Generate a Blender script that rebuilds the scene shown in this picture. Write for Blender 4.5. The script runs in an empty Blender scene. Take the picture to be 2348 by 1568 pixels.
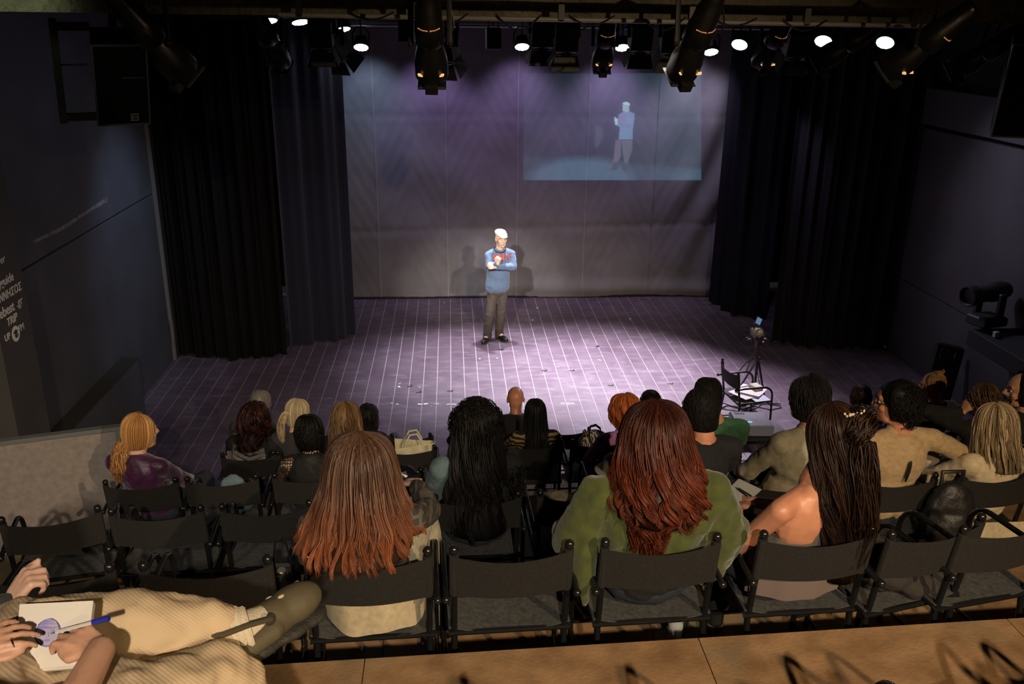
import bpy, math, random
import numpy as np
from mathutils import Vector, Matrix

# ------------------------------------------------------------------ camera
FPX, PITCH, YAW, ROLL, CAMZ = 2049.166, 0.345880, 0.0702396, 0.011179, 4.65
sc = bpy.context.scene
C = sc.collection


def cam_axes():
    cp, sp, cy, sy = math.cos(PITCH), math.sin(PITCH), math.cos(YAW), math.sin(YAW)
    f = np.array([sy * cp, cy * cp, -sp]); r = np.array([cy, -sy, 0.0]); u = np.cross(r, f)
    c, s = math.cos(ROLL), math.sin(ROLL)
    return c * r + s * u, -s * r + c * u, f


AX, AU, AF = cam_axes()
EYE = np.array([0, 0, CAMZ])


def ray(u, v):
    return (u - 1174) / FPX * AX - (v - 784) / FPX * AU + AF


def at_x(u, v, x):
    d = ray(u, v); return EYE + d * (x / d[0])


def at_y(u, v, y):
    d = ray(u, v); return EYE + d * (y / d[1])


def at_z(u, v, z):
    d = ray(u, v); return EYE + d * ((z - CAMZ) / d[2])


cd = bpy.data.cameras.new('camera'); cd.sensor_width = 36; cd.lens = FPX / 2348 * 36
cd.clip_start = 0.05; cd.clip_end = 100
cam = bpy.data.objects.new('camera', cd); C.objects.link(cam)
cam.matrix_world = Matrix(((AX[0], AU[0], -AF[0], 0), (AX[1], AU[1], -AF[1], 0), (AX[2], AU[2], -AF[2], CAMZ), (0, 0, 0, 1)))
sc.camera = cam
sc.view_settings.view_transform = 'Standard'
sc.view_settings.look = 'None'
sc.view_settings.gamma = 1
sc.view_settings.use_curve_mapping = False
sc.view_settings.exposure = 0.0

# ------------------------------------------------------------------ world and lamps
W = bpy.data.worlds.new('world'); sc.world = W; W.use_nodes = True
W.node_tree.nodes['Background'].inputs[0].default_value = (0.55, 0.5, 0.55, 1)
W.node_tree.nodes['Background'].inputs[1].default_value = 0.018


def aim(o, p, q):
    o.location = p
    o.rotation_euler = (Vector(q) - Vector(p)).to_track_quat('-Z', 'Y').to_euler()


def spot(name, p, q, watt, col, deg, blend=0.5, size=0.05):
    l = bpy.data.lights.new(name, 'SPOT'); l.energy = watt; l.color = col
    l.spot_size = math.radians(deg); l.spot_blend = blend; l.shadow_soft_size = size
    o = bpy.data.objects.new(name, l); C.objects.link(o); aim(o, p, q); return o


def area(name, p, q, watt, col, sx, sy):
    l = bpy.data.lights.new(name, 'AREA'); l.energy = watt; l.color = col
    l.shape = 'RECTANGLE'; l.size = sx; l.size_y = sy
    o = bpy.data.objects.new(name, l); C.objects.link(o); aim(o, p, q); return o


WARM = (1.0, 0.72, 0.42); COOL = (0.72, 0.62, 1.0)
# house lamp above and behind the audience
spot('house_spot', (0.4, -2.6, 6.2), (-0.2, 2.4, 2.0), 1100, (1.0, 0.83, 0.64), 58, 0.6, 0.05)
spot('house_spot', (3.5, -2.4, 6.2), (1.5, 3.9, 1.7), 1250, (1.0, 0.72, 0.42), 60, 0.6, 0.05)
spot('house_spot', (-3.4, -1.8, 6.2), (-2.7, 5.0, 1.5), 420, (1.0, 0.86, 0.70), 40, 0.7, 0.05)  # third lamp, added to brighten the parapet and the left chairs
# small unseen lamp added to brighten the plaster beam at the upper left
spot('beam_fill', (-3.1, 5.6, 4.95), (-3.0, 6.6, 4.74), 22, (0.86, 0.95, 0.62), 62, 1.0, 0.08)
# front of house profile spots on the speaker
spot('front_spot_left', (-0.65, 5.3, 4.5), (0.62, 13.0, 1.1), 1900, (1.0, 0.95, 0.86), 13, 0.8, 0.06)
spot('front_spot_right', (2.2, 5.4, 4.5), (0.62, 13.0, 1.1), 1500, (1.0, 0.93, 0.82), 13, 0.8, 0.06)
spot('front_wash', (1.3, 5.6, 4.6), (1.5, 15.2, -1.3), 1500, (1.0, 0.82, 0.62), 38, 1.0, 0.15)
# stage wash from the led lights
for i, (lx, ly, tx, ty, w, col) in enumerate([
        (-0.5, 12.9, 0.0, 12.0, 620, (0.88, 0.82, 1.0)), (0.9, 13.3, 0.7, 12.0, 1600, (0.95, 0.90, 1.0)),
        (2.2, 13.1, 2.0, 12.0, 1750, (0.93, 0.87, 1.0)), (3.4, 13.0, 2.4, 11.4, 1700, (0.98, 0.88, 1.0)),
        (4.6, 12.4, 3.2, 10.3, 1300, (0.94, 0.80, 1.0)), (3.9, 12.0, 0.9, 10.0, 1300, (0.85, 0.84, 1.0))]):
    spot('stage_wash', (lx, ly, 4.15), (tx, ty, 0), w, col, 54, 1.0, 0.08)
# the tilted led lights at the left graze the left wall and the navy drape
spot('led_side', (-1.9, 10.9, 4.4), (-4.15, 11.4, 1.5), 150, (0.55, 0.70, 1.0), 62, 1.0, 0.08)
spot('led_side', (-1.4, 11.6, 4.3), (-1.9, 13.0, -0.2), 32, (0.55, 0.62, 1.0), 50, 1.0, 0.08)
spot('led_side', (4.35, 11.9, 4.4), (4.98, 12.72, 2.7), 70, (0.72, 0.62, 1.0), 34, 1.0, 0.06)
spot('led_side', (4.6, 11.0, 4.3), (6.6, 9.0, 1.2), 130, (0.80, 0.72, 1.0), 90, 1.0, 0.08)

# ------------------------------------------------------------------ materials
MATS = {}


def mat(name, col, rough=0.6, metal=0.0, noise=None, bump=None, spec=0.5, emit=None, sheen=0.0, stretch=None, col2=None):
    """plain procedural surface: base colour broken by noise, optional fine relief"""
    if name in MATS: return MATS[name]
    m = bpy.data.materials.new(name); m.use_nodes = True; nt = m.node_tree; b = nt.nodes['Principled BSDF']
    c = tuple(col) + (1,)
    b.inputs['Base Color'].default_value = c; b.inputs['Roughness'].default_value = rough
    b.inputs['Metallic'].default_value = metal; b.inputs['Specular IOR Level'].default_value = spec
    if sheen: b.inputs['Sheen Weight'].default_value = sheen
    if emit:
        b.inputs['Emission Color'].default_value = tuple(emit[0]) + (1,); b.inputs['Emission Strength'].default_value = emit[1]
    if noise or bump:
        tc = nt.nodes.new('ShaderNodeTexCoord'); mp = nt.nodes.new('ShaderNodeMapping')
        nt.links.new(tc.outputs['Object'], mp.inputs[0])
        if stretch: mp.inputs['Scale'].default_value = stretch
    if noise:
        n = nt.nodes.new('ShaderNodeTexNoise'); n.inputs['Scale'].default_value = noise[0]; n.inputs['Detail'].default_value = 6
        r = nt.nodes.new('ShaderNodeValToRGB'); k = noise[1]
        r.color_ramp.elements[0].position = 0.3; r.color_ramp.elements[1].position = 0.7
        r.color_ramp.elements[0].color = tuple(x * (1 - k) for x in col) + (1,)
        hi = col2 if col2 else tuple(min(1, x * (1 + k)) for x in col)
        r.color_ramp.elements[1].color = tuple(hi) + (1,)
        nt.links.new(mp.outputs[0], n.inputs['Vector']); nt.links.new(n.outputs['Fac'], r.inputs[0]); nt.links.new(r.outputs[0], b.inputs['Base Color'])
    if bump:
        n2 = nt.nodes.new('ShaderNodeTexNoise'); n2.inputs['Scale'].default_value = bump[0]; n2.inputs['Detail'].default_value = 4
        bp = nt.nodes.new('ShaderNodeBump'); bp.inputs['Strength'].default_value = bump[1]; bp.inputs['Distance'].default_value = 0.01
        nt.links.new(mp.outputs[0], n2.inputs['Vector']); nt.links.new(n2.outputs['Fac'], bp.inputs['Height']); nt.links.new(bp.outputs[0], b.inputs['Normal'])
    MATS[name] = m
    return m


def nodes_of(m):
    return m.node_tree, m.node_tree.nodes, m.node_tree.links, m.node_tree.nodes['Principled BSDF']


def hair_mat(name, dark, mid, light, tip=None, rough=0.38, t0=0.12, t1=0.5):
    if name in MATS: return MATS[name]
    m = bpy.data.materials.new(name); m.use_nodes = True; nt, N, L, b = nodes_of(m)
    a = N.new('ShaderNodeAttribute'); a.attribute_name = 'tone'
    s = N.new('ShaderNodeSeparateColor'); L.new(a.outputs['Color'], s.inputs[0])
    r = N.new('ShaderNodeValToRGB'); e = r.color_ramp.elements
    e[0].color = tuple(dark) + (1,); e[1].color = tuple(light) + (1,); x = e.new(0.5); x.color = tuple(mid) + (1,)
    L.new(s.outputs[0], r.inputs[0])
    if tip:
        mx = N.new('ShaderNodeMix'); mx.data_type = 'RGBA'
        rp = N.new('ShaderNodeMapRange'); rp.inputs[1].default_value = t0; rp.inputs[2].default_value = t1
        L.new(s.outputs[1], rp.inputs[0]); L.new(rp.outputs[0], mx.inputs['Factor'])
        rt = N.new('ShaderNodeValToRGB'); et = rt.color_ramp.elements
        et[0].color = tuple(t * 0.35 for t in tip) + (1,); et[1].color = tuple(tip) + (1,)
        L.new(s.outputs[0], rt.inputs[0])
        L.new(r.outputs[0], mx.inputs['A']); L.new(rt.outputs[0], mx.inputs['B']); L.new(mx.outputs['Result'], b.inputs['Base Color'])
    else:
        L.new(r.outputs[0], b.inputs['Base Color'])
    b.inputs['Roughness'].default_value = rough; b.inputs['Specular IOR Level'].default_value = 0.22
    MATS[name] = m
    return m


BLACK = mat('black_paint', (0.012, 0.012, 0.014), 0.42)
TUBE = mat('black_gloss_tube', (0.010, 0.010, 0.010), 0.2, spec=0.6)
CANVAS = mat('black_canvas', (0.011, 0.010, 0.0085), 0.85, noise=(90, 0.35), bump=(260, 0.25))
SEATC = mat('grey_black_canvas', (0.055, 0.055, 0.052), 0.8, noise=(60, 0.4), bump=(260, 0.3))
SKIN = mat('skin', (0.56, 0.30, 0.19), 0.5, noise=(14, 0.10))
SKIN_RED = mat('ruddy_skin', (0.55, 0.24, 0.14), 0.42, noise=(14, 0.12))
SKIN_PALE = mat('pale_skin', (0.62, 0.38, 0.28), 0.5, noise=(14, 0.1))
BLKCLOTH = mat('black_cloth', (0.008, 0.008, 0.009), 0.9, bump=(80, 0.3))
DARKJEANS = mat('dark_denim', (0.02, 0.025, 0.035), 0.85, noise=(120, 0.3))
SHOEM = mat('black_leather', (0.012, 0.012, 0.012), 0.35)

# ------------------------------------------------------------------ mesh helpers
SMOOTHQ = []


class MB:
    def __init__(s):
        s.v = []; s.f = []; s.fm = []; s.cur = 0

    def add(s, vs, fs):
        o = len(s.v); s.v.extend([tuple(map(float, p)) for p in vs]); s.f.extend([tuple(i + o for i in f) for f in fs]); s.fm.extend([s.cur] * len(fs)); return s

    def box(s, c, d, rz=0.0, M=None, bev=0.0):
        x, y, z = d[0] / 2, d[1] / 2, d[2] / 2
        if bev <= 0:
            P = [(-x, -y, -z), (x, -y, -z), (x, y, -z), (-x, y, -z), (-x, -y, z), (x, -y, z), (x, y, z), (-x, y, z)]
            F = [(0, 3, 2, 1), (4, 5, 6, 7), (0, 1, 5, 4), (1, 2, 6, 5), (2, 3, 7, 6), (3, 0, 4, 7)]
        else:
            b = bev
            def ring(z, i): return [(-x + i, -y + i + 0, z), (x - i, -y + i, z), (x - i, y - i, z), (-x + i, y - i, z)]
            P = ring(-z, b) + ring(-z + b, 0) + ring(z - b, 0) + ring(z, b)
            F = [(3, 2, 1, 0), (12, 13, 14, 15)]
            for k in range(3):
                for j in range(4):
                    a = k * 4 + j; q = k * 4 + (j + 1) % 4; F.append((a, q, q + 4, a + 4))
        R = M if M is not None else Matrix.Rotation(rz, 3, 'Z')
        return s.add([tuple(R @ Vector(p) + Vector(c)) for p in P], F)

    def tube(s, pts, r, n=8, cap=True, rr=None, flat=None):
        pts = [np.array(p, float) for p in pts]; m = len(pts)
        t0 = pts[1] - pts[0]; t0 /= np.linalg.norm(t0) + 1e-12
        a = np.array([0, 0, 1.0]) if abs(t0[2]) < 0.9 else np.array([1.0, 0, 0])
        nrm = a - t0 * (a @ t0); nrm /= np.linalg.norm(nrm)
        vs = []
        for i in range(m):
            t = pts[min(i + 1, m - 1)] - pts[max(i - 1, 0)]; t = t / (np.linalg.norm(t) + 1e-12)
            nrm = nrm - t * (nrm @ t); nrm /= np.linalg.norm(nrm) + 1e-12; bn = np.cross(t, nrm)
            ri = rr[i] if rr is not None else r
            fx, fy = flat if flat else (1, 1)
            for j in range(n):
                q = 2 * math.pi * j / n; vs.append(pts[i] + ri * (math.cos(q) * fx * nrm + math.sin(q) * fy * bn))
        fs = []
        for i in range(m - 1):
            for j in range(n):
                k = (j + 1) % n; fs.append((i * n + j, i * n + k, (i + 1) * n + k, (i + 1) * n + j))
        if cap: fs.append(tuple(range(n - 1, -1, -1))); fs.append(tuple((m - 1) * n + j for j in range(n)))
        return s.add(vs, fs)

    def lathe(s, prof, n=16, c=(0, 0, 0), M=None, cap=True, sx=1, sy=1):
        vs = []
        for (r, z) in prof:
            for j in range(n):
                q = 2 * math.pi * j / n; vs.append(Vector((r * math.cos(q) * sx, r * math.sin(q) * sy, z)))
        if M is not None: vs = [M @ v for v in vs]
        vs = [v + Vector(c) for v in vs]; m = len(prof); fs = []
        for i in range(m - 1):
            for j in range(n):
                k = (j + 1) % n; fs.append((i * n + j, i * n + k, (i + 1) * n + k, (i + 1) * n + j))
        if cap: fs.append(tuple(range(n - 1, -1, -1))); fs.append(tuple((m - 1) * n + j for j in range(n)))
        return s.add(vs, fs)

    def ball(s, c, r, n=10, M=None):
        if not hasattr(r, '__len__'): r = (r, r, r)
        m = max(4, n // 2 + 1); vs = []; fs = []
        for i in range(m + 1):
            p = math.pi * i / m
            for j in range(n):
                q = 2 * math.pi * j / n
                w = Vector((r[0] * math.sin(p) * math.cos(q), r[1] * math.sin(p) * math.sin(q), r[2] * math.cos(p)))
                if M is not None: w = M @ w
                vs.append(w + Vector(c))
        for i in range(m):
            for j in range(n):
                k = (j + 1) % n; fs.append((i * n + j, (i + 1) * n + j, (i + 1) * n + k, i * n + k))
        return s.add(vs, fs)

    def cap(s, a, b, ra, rb, n=10):
        a = np.array(a, float); b = np.array(b, float); d = b - a; L = np.linalg.norm(d)
        if L < 1e-6: return s.ball(a, max(ra, rb), n)
        t = d / L; pts = []; rr = []
        for q in (80, 55, 28): pts.append(a - t * ra * math.sin(math.radians(q))); rr.append(ra * math.cos(math.radians(q)))
        pts.append(a); rr.append(ra); pts.append(b); rr.append(rb)
        for q in (28, 55, 80): pts.append(b + t * rb * math.sin(math.radians(q))); rr.append(rb * math.cos(math.radians(q)))
        return s.tube(pts, 0, n, True, rr)

    def grid(s, fn, nu, nv, thick=0.0):
        P = np.array([[fn(i / nu, j / nv) for j in range(nv + 1)] for i in range(nu + 1)], float)
        vs = P.reshape(-1, 3); w = nv + 1
        fs = [(i * w + j, (i + 1) * w + j, (i + 1) * w + j + 1, i * w + j + 1) for i in range(nu) for j in range(nv)]
        if thick:
            du = np.gradient(P, axis=0); dv = np.gradient(P, axis=1); nn = np.cross(du, dv); nn /= np.linalg.norm(nn, axis=2, keepdims=True) + 1e-9
            Q = (P - nn * thick).reshape(-1, 3); o = len(vs); vs = np.vstack([vs, Q])
            fs = fs + [tuple(o + k for k in f[::-1]) for f in fs[:]]
            ed = [i * w for i in range(nu + 1)] + [nu * w + j for j in range(1, nv + 1)] + [i * w + nv for i in range(nu - 1, -1, -1)] + [j for j in range(nv - 1, 0, -1)]
            for a, b in zip(ed, ed[1:] + ed[:1]): fs.append((a, b, b + o, a + o)[::-1])
        return s.add(vs, fs)

    def build(s, name, m, parent=None, smooth=True, org=None):
        me = bpy.data.meshes.new(name)
        v = s.v
        if org is not None: v = [(p[0] - org[0], p[1] - org[1], p[2] - org[2]) for p in v]
        me.from_pydata(v, [], s.f); me.update()
        ms = m if isinstance(m, (list, tuple)) else [m]
        for k in ms: me.materials.append(k)
        if len(ms) > 1: me.polygons.foreach_set('material_index', s.fm)
        if smooth:
            me.polygons.foreach_set('use_smooth', [True] * len(me.polygons))
            try: me.set_sharp_from_angle(angle=math.radians(42))
            except Exception: pass
        o = bpy.data.objects.new(name, me); C.objects.link(o)
        if parent is not None: o.parent = parent
        return o


def tag(o, label=None, cat=None, group=None, kind=None):
    if label: o['label'] = label
    if cat: o['category'] = cat
    if group: o['group'] = group
    if kind: o['kind'] = kind
    return o


def thing(name, loc, label, cat, group=None, rz=0.0):
    o = bpy.data.objects.new(name, None); C.objects.link(o); o.empty_display_size = 0.05
    o.location = tuple(map(float, loc)); o.rotation_euler = (0, 0, rz)
    return tag(o, label, cat, group)


def dup(root, loc, rot=None, label=None, group=None):
    r = root.copy(); C.objects.link(r); r.location = tuple(map(float, loc))
    if rot is not None: r.rotation_euler = rot if hasattr(rot, '__len__') else (0, 0, rot)
    if label: r['label'] = label
    if group: r['group'] = group
    for ch in list(root.children):
        c = ch.copy(); C.objects.link(c); c.parent = r
        for g in list(ch.children):
            d = g.copy(); C.objects.link(d); d.parent = c
    return r


def struct(name, mb, m, parent=None, smooth=False):
    o = mb.build(name, m, parent, smooth)
    if parent is None: o['kind'] = 'structure'
    return o


CONV = []


def text(name, s, size, m, parent, mw, extrude=0.001, shear=0.0, align='LEFT', bold=0.0):
    c = bpy.data.curves.new(name, 'FONT'); c.body = s; c.size = size; c.extrude = extrude; c.align_x = align; c.shear = shear
    c.offset = bold; c.resolution_u = 4
    c.materials.append(m)
    o = bpy.data.objects.new(name, c); C.objects.link(o); o.parent = parent; o.matrix_local = mw
    CONV.append(o); return o


def frame(loc, x, y):
    x = Vector(x).normalized(); y = Vector(y).normalized(); z = x.cross(y)
    return Matrix(((x[0], y[0], z[0], loc[0]), (x[1], y[1], z[1], loc[1]), (x[2], y[2], z[2], loc[2]), (0, 0, 0, 1)))

# ------------------------------------------------------------------ room
XL, XR, YB = -4.01, 6.58, 15.2
SK = 0.04                                   # the seating block is turned a little against the stage


def board_mat():
    m = mat('stage_paint', (0.085, 0.058, 0.078), 0.42); nt, N, L, b = nodes_of(m)
    tc = N.new('ShaderNodeNewGeometry')
    def noise(sc_, det, stretch):
        mp = N.new('ShaderNodeMapping'); mp.inputs['Scale'].default_value = stretch
        n = N.new('ShaderNodeTexNoise'); n.inputs['Scale'].default_value = sc_; n.inputs['Detail'].default_value = det
        L.new(tc.outputs['Position'], mp.inputs[0]); L.new(mp.outputs[0], n.inputs['Vector']); return n
    def ramp(src, p0, p1):
        r = N.new('ShaderNodeMapRange'); r.inputs[1].default_value = p0; r.inputs[2].default_value = p1
        L.new(src.outputs['Fac'], r.inputs[0]); return r
    def mix(fac, a, bcol):
        x = N.new('ShaderNodeMix'); x.data_type = 'RGBA'; L.new(fac.outputs[0], x.inputs['Factor'])
        L.new(a, x.inputs['A']); x.inputs['B'].default_value = tuple(bcol) + (1,); return x.outputs['Result']
    base = N.new('ShaderNodeRGB'); base.outputs[0].default_value = (0.085, 0.056, 0.080, 1)
    c = mix(ramp(noise(2.2, 5, (1, 1, 1)), 0.38, 0.68), base.outputs[0], (0.115, 0.082, 0.11))
    c = mix(ramp(noise(7, 9, (0.5, 1.3, 1)), 0.50, 0.76), c, (0.155, 0.125, 0.155))
    c = mix(ramp(noise(48, 3, (0.13, 1, 1)), 0.71, 0.80), c, (0.30, 0.26, 0.30))
    c = mix(ramp(noise(40, 3, (1, 0.16, 1)), 0.72, 0.80), c, (0.28, 0.25, 0.28))
    c = mix(ramp(noise(26, 2, (1, 1, 1)), 0.755, 0.775), c, (0.55, 0.52, 0.55))
    L.new(c, b.inputs['Base Color'])
    r = noise(6, 4, (1, 1, 1)); rr = N.new('ShaderNodeMapRange'); rr.inputs[3].default_value = 0.34; rr.inputs[4].default_value = 0.6
    L.new(r.outputs['Fac'], rr.inputs[0]); L.new(rr.outputs[0], b.inputs['Roughness'])
    return m


STAGE = board_mat()
GROOVE = mat('pale_groove', (0.36, 0.335, 0.33), 0.8)
fl = struct('floor', MB().box(((XL + XR) / 2, 10.9, -0.06), (XR - XL + 1.2, 9.6, 0.11)), GROOVE)
bw = 0.0400346711 * 4.65; bx0 = -0.327537 * 4.65
kmin = int((XL - bx0) / bw) - 1; kmax = int((XR - bx0) / bw) + 1
me0 = None
for k in range(kmin, kmax + 1):
    a, b = bx0 + k * bw + 0.0045, bx0 + (k + 1) * bw - 0.0045
    a, b = max(a, XL), min(b, XR)
    if b - a < 0.02: continue
    o = MB().box((0, 0, -0.0025), (b - a, 8.0, 0.005)).build('floor_board', STAGE, fl, False) if me0 is None or abs(b - a - bw + 0.009) > 1e-4 else None
    if o is None:
        o = bpy.data.objects.new('floor_board', me0); C.objects.link(o); o.parent = fl
    elif abs(b - a - bw + 0.009) < 1e-4: me0 = o.data
    o.location = ((a + b) / 2, 11.45, 0.0)
# paint marks and tape on the stage
TAPEW = mat('worn_white_tape', (0.7, 0.66, 0.6), 0.8); TAPEB = mat('black_tape', (0.01, 0.01, 0.012), 0.5)
rnd = random.Random(4)
mk = MB()
for u in list(range(872, 1060, 13)) + list(range(1268, 1318, 11)):
    if rnd.random() < 0.25: continue
    p = at_z(u, 926 + rnd.uniform(-2, 2), 0.0)
    mk.box((p[0], p[1], 0.0035), (rnd.uniform(0.02, 0.07), rnd.uniform(0.008, 0.035), 0.003), rnd.uniform(-.4, .4))
for u, v in [(1232, 706), (1221, 734), (1303, 928), (962, 888), (915, 887), (916, 880), (1445, 731), (1375, 826), (1484, 845), (1018, 664 + 30), (1280, 842), (1100, 823), (1140, 822)]:
    p = at_z(u, v, 0.0); mk.box((p[0], p[1], 0.0035), (rnd.uniform(0.02, 0.05), rnd.uniform(0.01, 0.03), 0.003), rnd.uniform(0, 3))
mk.build('worn_tape_flakes', TAPEW, fl, False)['kind'] = 'stuff'
for u, v in [(960, 900), (1032, 897), (1148, 802), (1248, 850), (1311, 850), (1370, 795), (1400, 884), (1537, 880), (940, 886)]:
    p = at_z(u, v, 0.0); s = MB(); s.box((0, 0, 0.003), (0.07, 0.018, 0.002)); s.box((0.026, 0.022, 0.003), (0.018, 0.05, 0.002))
    o = s.build('tape_mark', TAPEB, fl, False); o.location = (p[0], p[1], 0.0005); o.rotation_euler[2] = rnd.uniform(-.5, 1)

WALLP = mat('dark_blue_grey_wall', (0.055, 0.056, 0.068), 0.75, noise=(1.3, 0.22), bump=(45, 0.2))
WALLR = mat('dark_grey_wall', (0.055, 0.050, 0.055), 0.8, noise=(1.1, 0.2), bump=(45, 0.2))
BLKWALL = mat('black_wall', (0.006, 0.006, 0.007), 0.9)
struct('wall_back', MB().box((1.3, 16.1, 2.9), (12.5, 0.12, 5.8)), BLKWALL)
wl = struct('wall_left', MB().box((XL - 0.16, 6.2, 2.75), (0.2, 15.4, 5.9)), BLKWALL)
MB().box((XL - 0.03, 5.45, 1.18), (0.06, 13.86, 2.41), bev=0.006).build('wall_panel', WALLP, wl, False)
MB().box((XL - 0.03, 5.45, 3.9), (0.06, 13.86, 2.99), bev=0.006).build('wall_panel', WALLP, wl, False)
sm = MB(); q = [at_x(u, v, XL + 0.002) for u, v in [(75, 552), (140, 520), (190, 488), (245, 452), (247, 462), (205, 486), (150, 524), (80, 558)]]
sm.add(q, [(0, 1, 6, 7), (1, 2, 5, 6), (2, 3, 4, 5)])
sm.build('paint_smear', mat('pale_smear', (0.17, 0.165, 0.165), 0.9, noise=(12, 0.6)), wl, False)
tr = MB().box((XL + 0.015, 12.32, 1.9), (0.05, 0.05, 3.9)).box((XL + 0.045, 12.27, 0.45), (0.03, 0.05, 0.3))
struct('trim_1', tr, mat('grey_trim', (0.16, 0.16, 0.16), 0.5))
struct('wall_left_return', MB().box((XL - 0.2, 12.42, 2.6), (0.5, 0.06, 5.2)), BLKWALL)
wr = struct('wall_right', MB().box((XR + 0.16, 6.2, 2.75), (0.2, 19.0, 5.9)), BLKWALL)
MB().box((XR + 0.03, 5.6, 0.565), (0.06, 13.5, 1.13), bev=0.006).build('wall_panel', WALLR, wr, False)
MB().box((XR + 0.03, 5.6, 2.22), (0.06, 13.5, 2.16), bev=0.006).build('wall_panel', WALLR, wr, False)
MB().box((XR + 0.0, 5.6, 3.6), (0.12, 13.5, 0.48), bev=0.006).build('wall_panel', mat('grey_band', (0.05, 0.046, 0.055), 0.8), wr, False)
struct('wall_rear', MB().box((1.3, -3.6, 3.6), (11.5, 0.12, 6.4)), BLKWALL)
struct('ceiling', MB().box((1.3, 6.2, 6.6), (12.5, 20.0, 0.12)), BLKWALL)
PLAST = mat('rough_plaster', (0.16, 0.155, 0.11), 0.9, noise=(3, 0.4), bump=(16, 1.0))
nt, N, L, b_ = nodes_of(PLAST)
for nd in N:
    if nd.type == 'BUMP': nd.inputs['Distance'].default_value = 0.06
BY = 6.6
za = at_y(0, 26, BY); zb = at_y(2340, 58, BY)
bm = MB(); n_ = 120
bm.grid(lambda s, t: (XL + s * (XR - XL), BY + 0.0 + 0.02 * math.sin(31 * s + 9 * t) * math.sin(57 * s) + 0.01 * math.sin(140 * s + 30 * t), za[2] + (zb[2] - za[2]) * s + t * 1.2), n_, 14)
bm.grid(lambda s, t: (XL + s * (XR - XL), BY + 0.8 - t * 0.8, za[2] + (zb[2] - za[2]) * s), 20, 2)
struct('ceiling_beam', bm, PLAST, None, True)

# raked seating tiers
OSB = mat('chipboard', (0.30, 0.165, 0.075), 0.62, noise=(7, 0.35), bump=(60, 0.25), col2=(0.36, 0.22, 0.11))
nt, N, L, b_ = nodes_of(OSB)
tc_ = N.new('ShaderNodeTexCoord'); vo = N.new('ShaderNodeTexNoise'); vo.inputs['Scale'].default_value = 2.1; vo.inputs['Detail'].default_value = 9
L.new(tc_.outputs['Object'], vo.inputs['Vector'])
rm_ = N.new('ShaderNodeMapRange'); rm_.inputs[1].default_value = 0.52; rm_.inputs[2].default_value = 0.66; L.new(vo.outputs['Fac'], rm_.inputs[0])
mx_ = N.new('ShaderNodeMix'); mx_.data_type = 'RGBA'
src = b_.inputs['Base Color'].links[0].from_socket
L.new(src, mx_.inputs['A']); mx_.inputs['B'].default_value = (0.17, 0.14, 0.085, 1); L.new(rm_.outputs[0], mx_.inputs['Factor']); L.new(mx_.outputs['Result'], b_.inputs['Base Color'])
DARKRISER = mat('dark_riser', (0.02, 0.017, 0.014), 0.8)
TZ = {'B': 0.49, 'C': 0.98, 'D': 1.47, 'E': 1.96, 'F': 2.45, 'G': 2.94}
TY = {'B': (6.42, 7.68), 'C': (5.17, 6.42), 'D': (3.94, 5.17), 'E': (2.72, 3.94), 'F': (1.50, 2.72), 'G': (-3.5, 1.50)}


def prism(mb, x0, x1, y0, y1, z0, z1):
    f = lambda x, y: (x, y + SK * x)
    P = [f(x0, y0), f(x1, y0), f(x1, y1), f(x0, y1)]
    return mb.add([p + (z0,) for p in P] + [p + (z1,) for p in P], [(0, 3, 2, 1), (4, 5, 6, 7), (0, 1, 5, 4), (1, 2, 6, 5), (2, 3, 7, 6), (3, 0, 4, 7)])


for t in 'BCDEFG':
    y0, y1 = TY[t]; z = TZ[t]
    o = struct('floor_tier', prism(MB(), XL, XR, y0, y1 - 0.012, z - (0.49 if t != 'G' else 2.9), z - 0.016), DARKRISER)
    pj = float(at_z(1608, 1480, 2.45)[0]); x = pj - 1.25 * 4
    for i in range(9):
        a, b = max(x + 0.002, XL), min(x + 1.248, XR)
        if b - a > 0.05: prism(MB(), a, b, y0, y1, z - 0.016, z).build('floor_panel', OSB, o, False)
        x += 1.25
NOSE = mat('white_nosing', (0.55, 0.52, 0.45), 0.6)
struct('trim_2', prism(MB(), XL, -2.32, 5.12, 5.175, 1.470, 1.476), NOSE)
st = struct('step', prism(MB(), -2.45, -1.6, 5.18, 5.50, 0.98, 1.21), OSB)
prism(MB(), -2.45, -1.6, 5.45, 5.503, 1.21, 1.216).build('nosing', NOSE, st, False)
prism(MB(), -2.45, -1.6, 5.12, 5.172, 1.471, 1.477).build('nosing', NOSE, st, False)

# parapet board at the left end of the seats
pn = thing('parapet_board', (0, 0, 0), 'brown chipboard parapet with a grey top rail left of the seats', 'partition')
pr_ = at_y(277, 977, 5.98 + SK * -2.5); zt = float(pr_[2]); pl_ = at_z(0, 1012, zt)
dv_ = pl_ - pr_; dv_ = dv_ / np.linalg.norm(dv_); ang = math.atan2(dv_[1], dv_[0]) - math.pi; Lp = float((pr_[0] - XL) / -dv_[0]) - 0.03
pmat = mat('parapet_chipboard', (0.25, 0.215, 0.195), 0.8, noise=(22, 0.16), bump=(90, 0.2))
pn.location = (pr_[0], pr_[1], 0.98); pn.rotation_euler = (0, 0, ang); h_ = zt - 0.98
MB().box((-Lp / 2, 0.02, (h_ - 0.03) / 2 + 0.002), (Lp - 0.06, 0.03, h_ - 0.034)).build('panel', pmat, pn, False)
MB().box((-Lp / 2, 0.02, h_ - 0.015), (Lp, 0.065, 0.03), bev=0.004).build('top_rail', mat('grey_rail', (0.14, 0.15, 0.14), 0.5), pn, False)
MB().box((-0.022, 0.02, (h_ - 0.03) / 2), (0.045, 0.05, h_ - 0.03), bev=0.004).build('end_post', mat('grey_rail', (0.14, 0.15, 0.14), 0.5), pn, False)

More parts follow.
